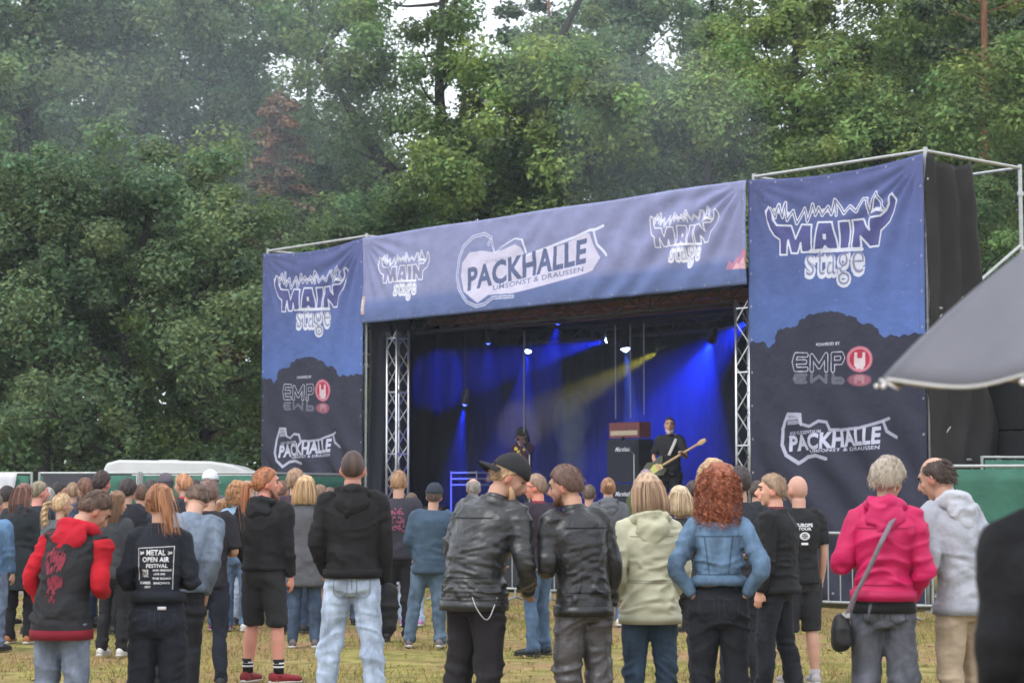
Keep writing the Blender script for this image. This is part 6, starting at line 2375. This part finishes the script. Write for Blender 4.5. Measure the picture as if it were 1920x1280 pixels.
    P('person with pinkish grey hair close to the stage behind the green parka', 1211, 146, 884, yaw=0, shirt=dict(c=(0.08, 0.10, 0.04)), hair=dict(kind='short', c=(0.24, 0.17, 0.21)), legs=dict(kind='cotton', c=BLK), seed=33)
    P('man with reddish face beside the woman in the long black coat', 73, 162, 906, yaw=-40, head=(-10, 0, 0), shirt=dict(c=(0.02, 0.022, 0.035)), hair=dict(kind='short', c=(0.22, 0.18, 0.12)),
      legs=dict(kind='cotton', c=BLK), seed=34, skin=(0.62, 0.28, 0.22))
    P('dark haired person facing right before the dark fence banner', 108, 150, 908, yaw=-70, shirt=dict(c=(0.02, 0.02, 0.03)), hair=dict(kind='short', c=(0.02, 0.016, 0.015)), legs=dict(kind='cotton', c=BLK), seed=35)
    P('person with brown hair and blue jacket turned left before the fence banner', 163, 150, 902, yaw=50, shirt=dict(c=(0.04, 0.07, 0.13)), hair=dict(kind='crop', c=(0.14, 0.06, 0.035)), legs=dict(c=DJEAN), seed=36)
    P('tall dark haired man whose head tops the left fence', 191, 156, 889, yaw=-30, shirt=dict(c=(0.03, 0.04, 0.06)), hair=dict(kind='crop', c=(0.035, 0.016, 0.014)), legs=dict(c=DJEAN), seed=37,
      skin=(0.55, 0.24, 0.20))
    P('dark haired person in black left of the fence post', 240, 162, 903, yaw=-15, shirt=dict(c=(0.018, 0.018, 0.025)), hair=dict(kind='crop', c=(0.03, 0.018, 0.018)), legs=dict(kind='cotton', c=BLK), seed=38)
    P('person in grey flat cap behind the reddish ponytail', 312, 146, 893, yaw=20, shirt=dict(c=(0.05, 0.05, 0.06)), hair=dict(kind='short', c=(0.08, 0.06, 0.06)), cap=dict(c=(0.10, 0.09, 0.11)),
      legs=dict(c=DJEAN), seed=39)
    P('ginger haired person with red scarf in front of the green fence', 347, 148, 894, yaw=60, shirt=dict(c=(0.03, 0.035, 0.045)), collar=(0.45, 0.03, 0.05), hair=dict(kind='crop', c=(0.38, 0.18, 0.09)),
      legs=dict(c=DJEAN), seed=40)
    P('tall man in white cap in front of the green fence', 394, 146, 887, yaw=-12, shirt=dict(c=(0.08, 0.08, 0.09)), hair=dict(kind='short', c=(0.2, 0.13, 0.10)), cap=dict(c=(0.62, 0.64, 0.66)), legs=dict(c=DJEAN), seed=41)
    P('fair haired woman peeping out left of the auburn ponytail man', 464, 150, 908, fem=True, yaw=-10, shirt=dict(c=(0.4, 0.4, 0.42)), hair=dict(kind='bob', c=(0.40, 0.24, 0.16), len=0.06), legs=dict(c=(0.3, 0.35, 0.45)), seed=42)
    P('person in dark clothes and blue jeans seen through the legs of the tall hoodie man', 650, 150, 0, H=1.60, yaw=0, shirt=dict(c=(0.03, 0.03, 0.035)), legs=dict(c=(0.05, 0.08, 0.14)),
      hair=dict(kind='short', c=(0.1, 0.06, 0.04)), seed=43)
    P('person in light jeans hidden behind the navy sweatshirt', 772, 152, 0, H=1.60, yaw=0, shirt=dict(c=(0.03, 0.03, 0.035)), legs=dict(c=(0.30, 0.38, 0.52)),
      hair=dict(kind='short', c=(0.1, 0.06, 0.04)), shoes=(0.4, 0.2, 0.4), seed=44)

    more = [(14, 150, 916, 'dark haired person half hidden behind the long black coat', (0.03, 0.02, 0.02), 'crop', (0.03, 0.03, 0.04)),
            (138, 142, 908, 'person with light brown hair between the fence banner heads', (0.24, 0.15, 0.09), 'short', (0.10, 0.10, 0.12)),
            (266, 158, 912, 'person with brown hair just left of the reddish ponytail', (0.10, 0.05, 0.03), 'short', (0.03, 0.04, 0.06)),
            (284, 140, 904, 'far dark head between fence post and reddish ponytail', (0.04, 0.03, 0.03), 'crop', (0.06, 0.05, 0.06)),
            (368, 140, 902, 'dark haired person between the ginger hair and the white cap', (0.03, 0.02, 0.02), 'short', (0.02, 0.02, 0.03)),
            (528, 150, 905, 'brown haired head right of the auburn ponytail man', (0.16, 0.09, 0.06), 'short', (0.06, 0.03, 0.05)),
            (92, 160, 918, 'grey haired person before the first fence panel', (0.3, 0.28, 0.26), 'short', (0.05, 0.06, 0.08)),
            (620, 142, 917, 'far brown haired person left of the shaved dark head', (0.12, 0.07, 0.05), 'short', (0.10, 0.10, 0.12)),
            (1104, 146, 912, 'far person in dark top between the two central gaps before the stage', (0.10, 0.07, 0.05), 'short', (0.05, 0.06, 0.09)),
            (1300, 160, 905, 'dark haired person deep between fair bob and red curls', (0.05, 0.03, 0.03), 'short', (0.04, 0.04, 0.05)),
            (1418, 158, 905, 'person in dark jacket before the right truss foot', (0.06, 0.04, 0.03), 'short', (0.03, 0.03, 0.035))]
    for i, (px_, s_, tp_, lab_, hc_, hk_, cc_) in enumerate(more):
        P(lab_, px_, s_, tp_, yaw=(-25, 10, 35, -10, 20)[i % 5], shirt=dict(c=cc_), hair=dict(kind=hk_, c=hc_), legs=dict(kind='cotton', c=BLK) if i % 2 else dict(c=DJEAN), seed=60 + i,
          arms=('pocket', 'down') if i % 3 else ('front', 'pocket'))
    # ---- musicians
    b = P('bearded bass player in black t-shirt on the stage', 1268, 115, 0, loc=tuple(st(9.72, 1.3))[:2], H=1.80, base=1.06, yaw=158, head=(18, -4, 0), sleeve=0.5, g=1.05,
          arms=(((-0.30, 0.10, 1.14), (-0.30, 0.34, 1.20)), ((0.27, 0.02, 1.14), (0.12, 0.22, 0.98))), shirt=dict(c=(0.02, 0.02, 0.024)), hem=0.84, legs=dict(kind='cotton', c=BLK),
          hair=dict(kind='buzz', c=(0.05, 0.035, 0.03)), beard=dict(c=(0.34, 0.30, 0.30), len=0.03), seed=50, voxel=0.016)
    P('singer in dark cap and glasses with yellow patterned shirt holding a microphone', 985, 103, 0, loc=tuple(st(5.25, 2.1))[:2], H=1.76, base=1.06, yaw=145, head=(10, 6, 0),
      arms=('chin', 'front'), shirt=dict(c=(0.05, 0.02, 0.04), puff=1.1), hem=0.82, legs=dict(kind='cotton', c=BLK), hair=dict(kind='long', c=(0.03, 0.02, 0.02), len=0.1),
      cap=dict(c=(0.02, 0.022, 0.02)), glasses=True, seed=51, voxel=0.016, extra=x_yellow)
    build_props(pk, m1, um, b)


def x_yellow(ctx):
    bv = bvh_of(ctx['top_me'])
    r = random.Random(3)
    for _ in range(22):
        x, z = r.uniform(-0.17, 0.17), r.uniform(1.05, 1.44)
        h = bv.ray_cast(Vector((x, 0.8, z)), Vector((0, -1, 0)))
        if h[0]:
            q = MB().ball((x, h[0].y, z), (0.030, 0.012, 0.026), 8)
            link('yellow_patch', q.mesh('patch', True), material('patch_yellow', (0.85, 0.66, 0.08), 0.7), ctx['t'])


def build_props(pk, m1, um, bass):
    dark = material('bag_black', (0.012, 0.012, 0.013), 0.5, noise=0.2, bump=0.4, bscale=30)
    grey = material('strap_grey', (0.17, 0.14, 0.17), 0.8, noise=0.2, nscale=30)
    # shoulder bag of the pink jacket: strap from the right shoulder across the back to the left hip
    t = thing('shoulder_bag', 'small black shoulder bag on a grey strap across the pink jacket', 'bag', world_of(pk, (0, 0, 0)), pk.rotation_euler.z)
    t.scale = pk.scale
    V = [(0.055, -0.165, 1.42), (-0.02, -0.215, 1.28), (-0.09, -0.205, 1.13), (-0.17, -0.185, 0.98), (-0.215, -0.145, 0.86)]
    vv = []
    pts = np.array(V)
    tt = np.linspace(0, 4, 20)
    cur = np.column_stack([np.interp(tt, range(5), pts[:, i]) for i in range(3)])
    for p in cur:
        vv += [(p[0] - 0.020, p[1], p[2] - 0.010), (p[0] + 0.020, p[1], p[2] + 0.010)]
    ff = [(2 * i, 2 * i + 1, 2 * i + 3, 2 * i + 2) for i in range(19)]
    s = link('strap', mesh_from(vv, ff, 'strap', True), grey, t)
    s.modifiers.new('thickness', 'SOLIDIFY').thickness = 0.005
    m = MB()
    m.tube([(-0.235, -0.10, 0.86), (-0.245, -0.10, 0.83), (-0.25, -0.10, 0.70), (-0.24, -0.10, 0.655)], [0.035, 0.052, 0.060, 0.03], [0.07, 0.11, 0.12, 0.08], n=16, hint=(1, 0, 0), ex=3)
    me = shape(m, 0.012, 3, 'pouch')
    crumple(me, 0.006, 5, 8, 12)
    link('pouch', me, dark, t)
    MB().box((-0.222, -0.15, 0.865), (0.045, 0.012, 0.03)).build('buckle', material('buckle_metal', (0.45, 0.45, 0.45), 0.4, 0.8), t)
    # bag in the hand of the tall man
    t = thing('cloth_bag', 'crumpled black bag hanging from the right hand of the tall hoodie man', 'bag', world_of(m1, (0.245, 0.02, 0.82)), m1.rotation_euler.z)
    m = MB()
    m.tube([(0, 0, 0.06), (0, 0, 0.02), (-0.015, 0, -0.12), (-0.02, 0, -0.27), (-0.02, 0, -0.31)], [0.03, 0.055, 0.10, 0.085, 0.05], [0.02, 0.035, 0.05, 0.045, 0.03], n=16, hint=(1, 0, 0))
    me = shape(m, 0.014, 2, 'bag')
    crumple(me, 0.014, 6, 7, 9)
    link('sack', me, material('bag_cloth', (0.018, 0.018, 0.020), 0.85), t)
    # umbrella held over the person in the black coat
    grip = world_of(um, (0.13, 0.37, 1.50))
    hub = Vector((1.51, grip.y - 0.04, 2.31))
    t = thing('umbrella', 'grey umbrella held open at the right edge, out of focus', 'umbrella', hub, 0.0)
    axis = (Vector((hub.x, hub.y, hub.z)) - grip)
    tilt = axis.normalized()
    t.rotation_euler = tilt.to_track_quat('Z', 'Y').to_euler()
    fab = material('umbrella_fabric', (0.17, 0.17, 0.20), 0.55, noise=0.08, nscale=5, trans=0.25, bump=0.15, bscale=10)
    hem_m = material('umbrella_binding', (0.50, 0.49, 0.48), 0.6)
    tipm = material('umbrella_tip', (0.75, 0.70, 0.72), 0.4)
    ribm = material('umbrella_steel', (0.3, 0.3, 0.3), 0.35, 0.9)
    Rr, drop, nrib = 0.575, 0.43, 8

    def prof(q):
        return -drop * (0.78 * q + 0.22 * q ** 2.4)
    a0 = R(0)
    for k in range(nrib):
        n1, n2 = 12, 10
        vv, ff = [], []
        for i in range(n1 + 1):
            q = i / n1
            for j in range(n2 + 1):
                w = j / n2
                a = a0 + (k + w) / nrib * 2 * math.pi
                r_ = q * Rr * (1 - 0.075 * math.sin(w * math.pi) * q)
                # between the ribs the cloth is stretched flat
                ch = math.cos(math.pi / nrib) / math.cos((w - 0.5) * 2 * math.pi / nrib)
                vv.append((r_ * ch * math.cos(a), r_ * ch * math.sin(a), prof(q) - 0.026 * math.sin(w * math.pi) * q))
        for i in range(n1):
            for j in range(n2):
                c = i * (n2 + 1) + j
                ff.append((c, c + 1, c + n2 + 2, c + n2 + 1))
        o = link('canopy_panel', mesh_from(vv, ff, 'panel', True), fab, t)
        o.modifiers.new('thickness', 'SOLIDIFY').thickness = 0.0015
        edge = np.array(vv[-(n2 + 1):])
        MB().tube(edge, [0.004] * (n2 + 1), n=6, sub=1).build('edge_binding', hem_m, o)
        a = a0 + k / nrib * 2 * math.pi
        pts = [(q * Rr * math.cos(a), q * Rr * math.sin(a), prof(q) - 0.006) for q in np.linspace(0, 1.02, 9)]
        rb = MB().tube(pts, [0.003] * 9, n=5, sub=1).build('rib', ribm, t)
        MB().ball(pts[-1], 0.0075, 8).build('tip', tipm, rb)
        bar(MB(), (0, 0, -0.30), tuple(np.array(pts[4]) - [0, 0, 0.004]), 0.002, 5).build('stretcher', ribm, t)
    L = axis.length
    bar(MB(), (0, 0, 0.06), (0, 0, -L - 0.05), 0.006, 8).build('shaft', ribm, t)
    MB().tube([(0, 0, -L + 0.06), (0, 0, -L - 0.10)], [0.016, 0.015], n=10, sub=1).build('handle', dark, t)
    MB().tube([(0, 0, 0.0), (0, 0, 0.07)], [0.010, 0.004], n=8, sub=1).build('ferrule', ribm, t)
    # bass guitar in front of the bass player
    o = thing('bass_guitar', 'bass guitar with pale wooden neck held by the bearded player', 'guitar', world_of(bass, (0, 0, 0)), bass.rotation_euler.z)
    o.scale = bass.scale
    wood_ = material('guitar_maple', (0.50, 0.34, 0.18), 0.35)
    body_ = material('guitar_body', (0.05, 0.055, 0.03), 0.25, coat=0.4)
    a = np.array([0.16, 0.17, 0.96])
    nk = np.array([-0.36, 0.33, 1.22])
    d = (nk - a) / np.linalg.norm(nk - a)
    up = np.array([0, 0, 1.0]) - d * d[2]
    up /= np.linalg.norm(up)
    dep = np.cross(d, up)
    outl = [(-0.26, 0.0), (-0.24, 0.12), (-0.12, 0.165), (0.0, 0.12), (0.10, 0.15), (0.20, 0.14), (0.16, 0.07), (0.13, 0.03), (0.13, -0.03), (0.16, -0.10), (0.08, -0.15),
            (-0.02, -0.12), (-0.12, -0.16), (-0.24, -0.12)]
    n = len(outl)
    V = [a + d * x + up * y + dep * 0.02 for x, y in outl] + [a + d * x + up * y - dep * 0.02 for x, y in outl]
    F = [tuple(range(n)), tuple(range(n, 2 * n))[::-1]] + [(i, n + i, n + (i + 1) % n, (i + 1) % n) for i in range(n)]
    bo = link('guitar_body', mesh_from(V, F, 'body'), body_, o)
    V = [a + d * x + up * y - dep * 0.024 for x, y in ((-0.1, -0.05), (0.12, -0.05), (0.12, 0.02), (-0.02, 0.08), (-0.12, 0.04))]
    link('pickguard', mesh_from(V + [v_ + dep * 0.048 for v_ in V], [(0, 1, 2, 3, 4), (9, 8, 7, 6, 5)], 'guard'), material('guard_yellow', (0.5, 0.5, 0.15), 0.4), bo)
    bar(MB(), a + d * 0.1, a + d * 0.86, 0.021, 6).build('neck', wood_, o)
    m = MB()
    m.tube([a + d * 0.85, a + d * 0.93, a + d * 1.03], [0.02, 0.045, 0.03], [0.012, 0.012, 0.010], n=8, sub=1, hint=tuple(up))
    m.build('headstock', wood_, o)
    strap = MB().tube([a - d * 0.25, (0.20, -0.05, 1.25), (0.06, -0.14, 1.45), (-0.09, -0.02, 1.51), (-0.12, 0.10, 1.40), a + d * 0.25 + [0, 0, 0.1]], [0.024] * 6, [0.004] * 6, n=8, sub=4)
    strap.build('strap', material('strap_pale', (0.5, 0.48, 0.46), 0.8), o, True)
    # microphone of the singer
    p = st(5.25, 2.1)
    mm = MB()
    mm.tube([(0, 0, 0), (0.02, -0.03, 0.10)], [0.012, 0.016], n=8, sub=1)
    mm.ball((0.024, -0.036, 0.125), 0.026, 10)
    tag(mm.build('hand_microphone', dark, None, loc=Vector((p.x, p.y, 1.06 + 1.42)) + Vector((0.06, -0.22, 0))), 'hand microphone at the mouth of the singer', 'microphone')


build_people()
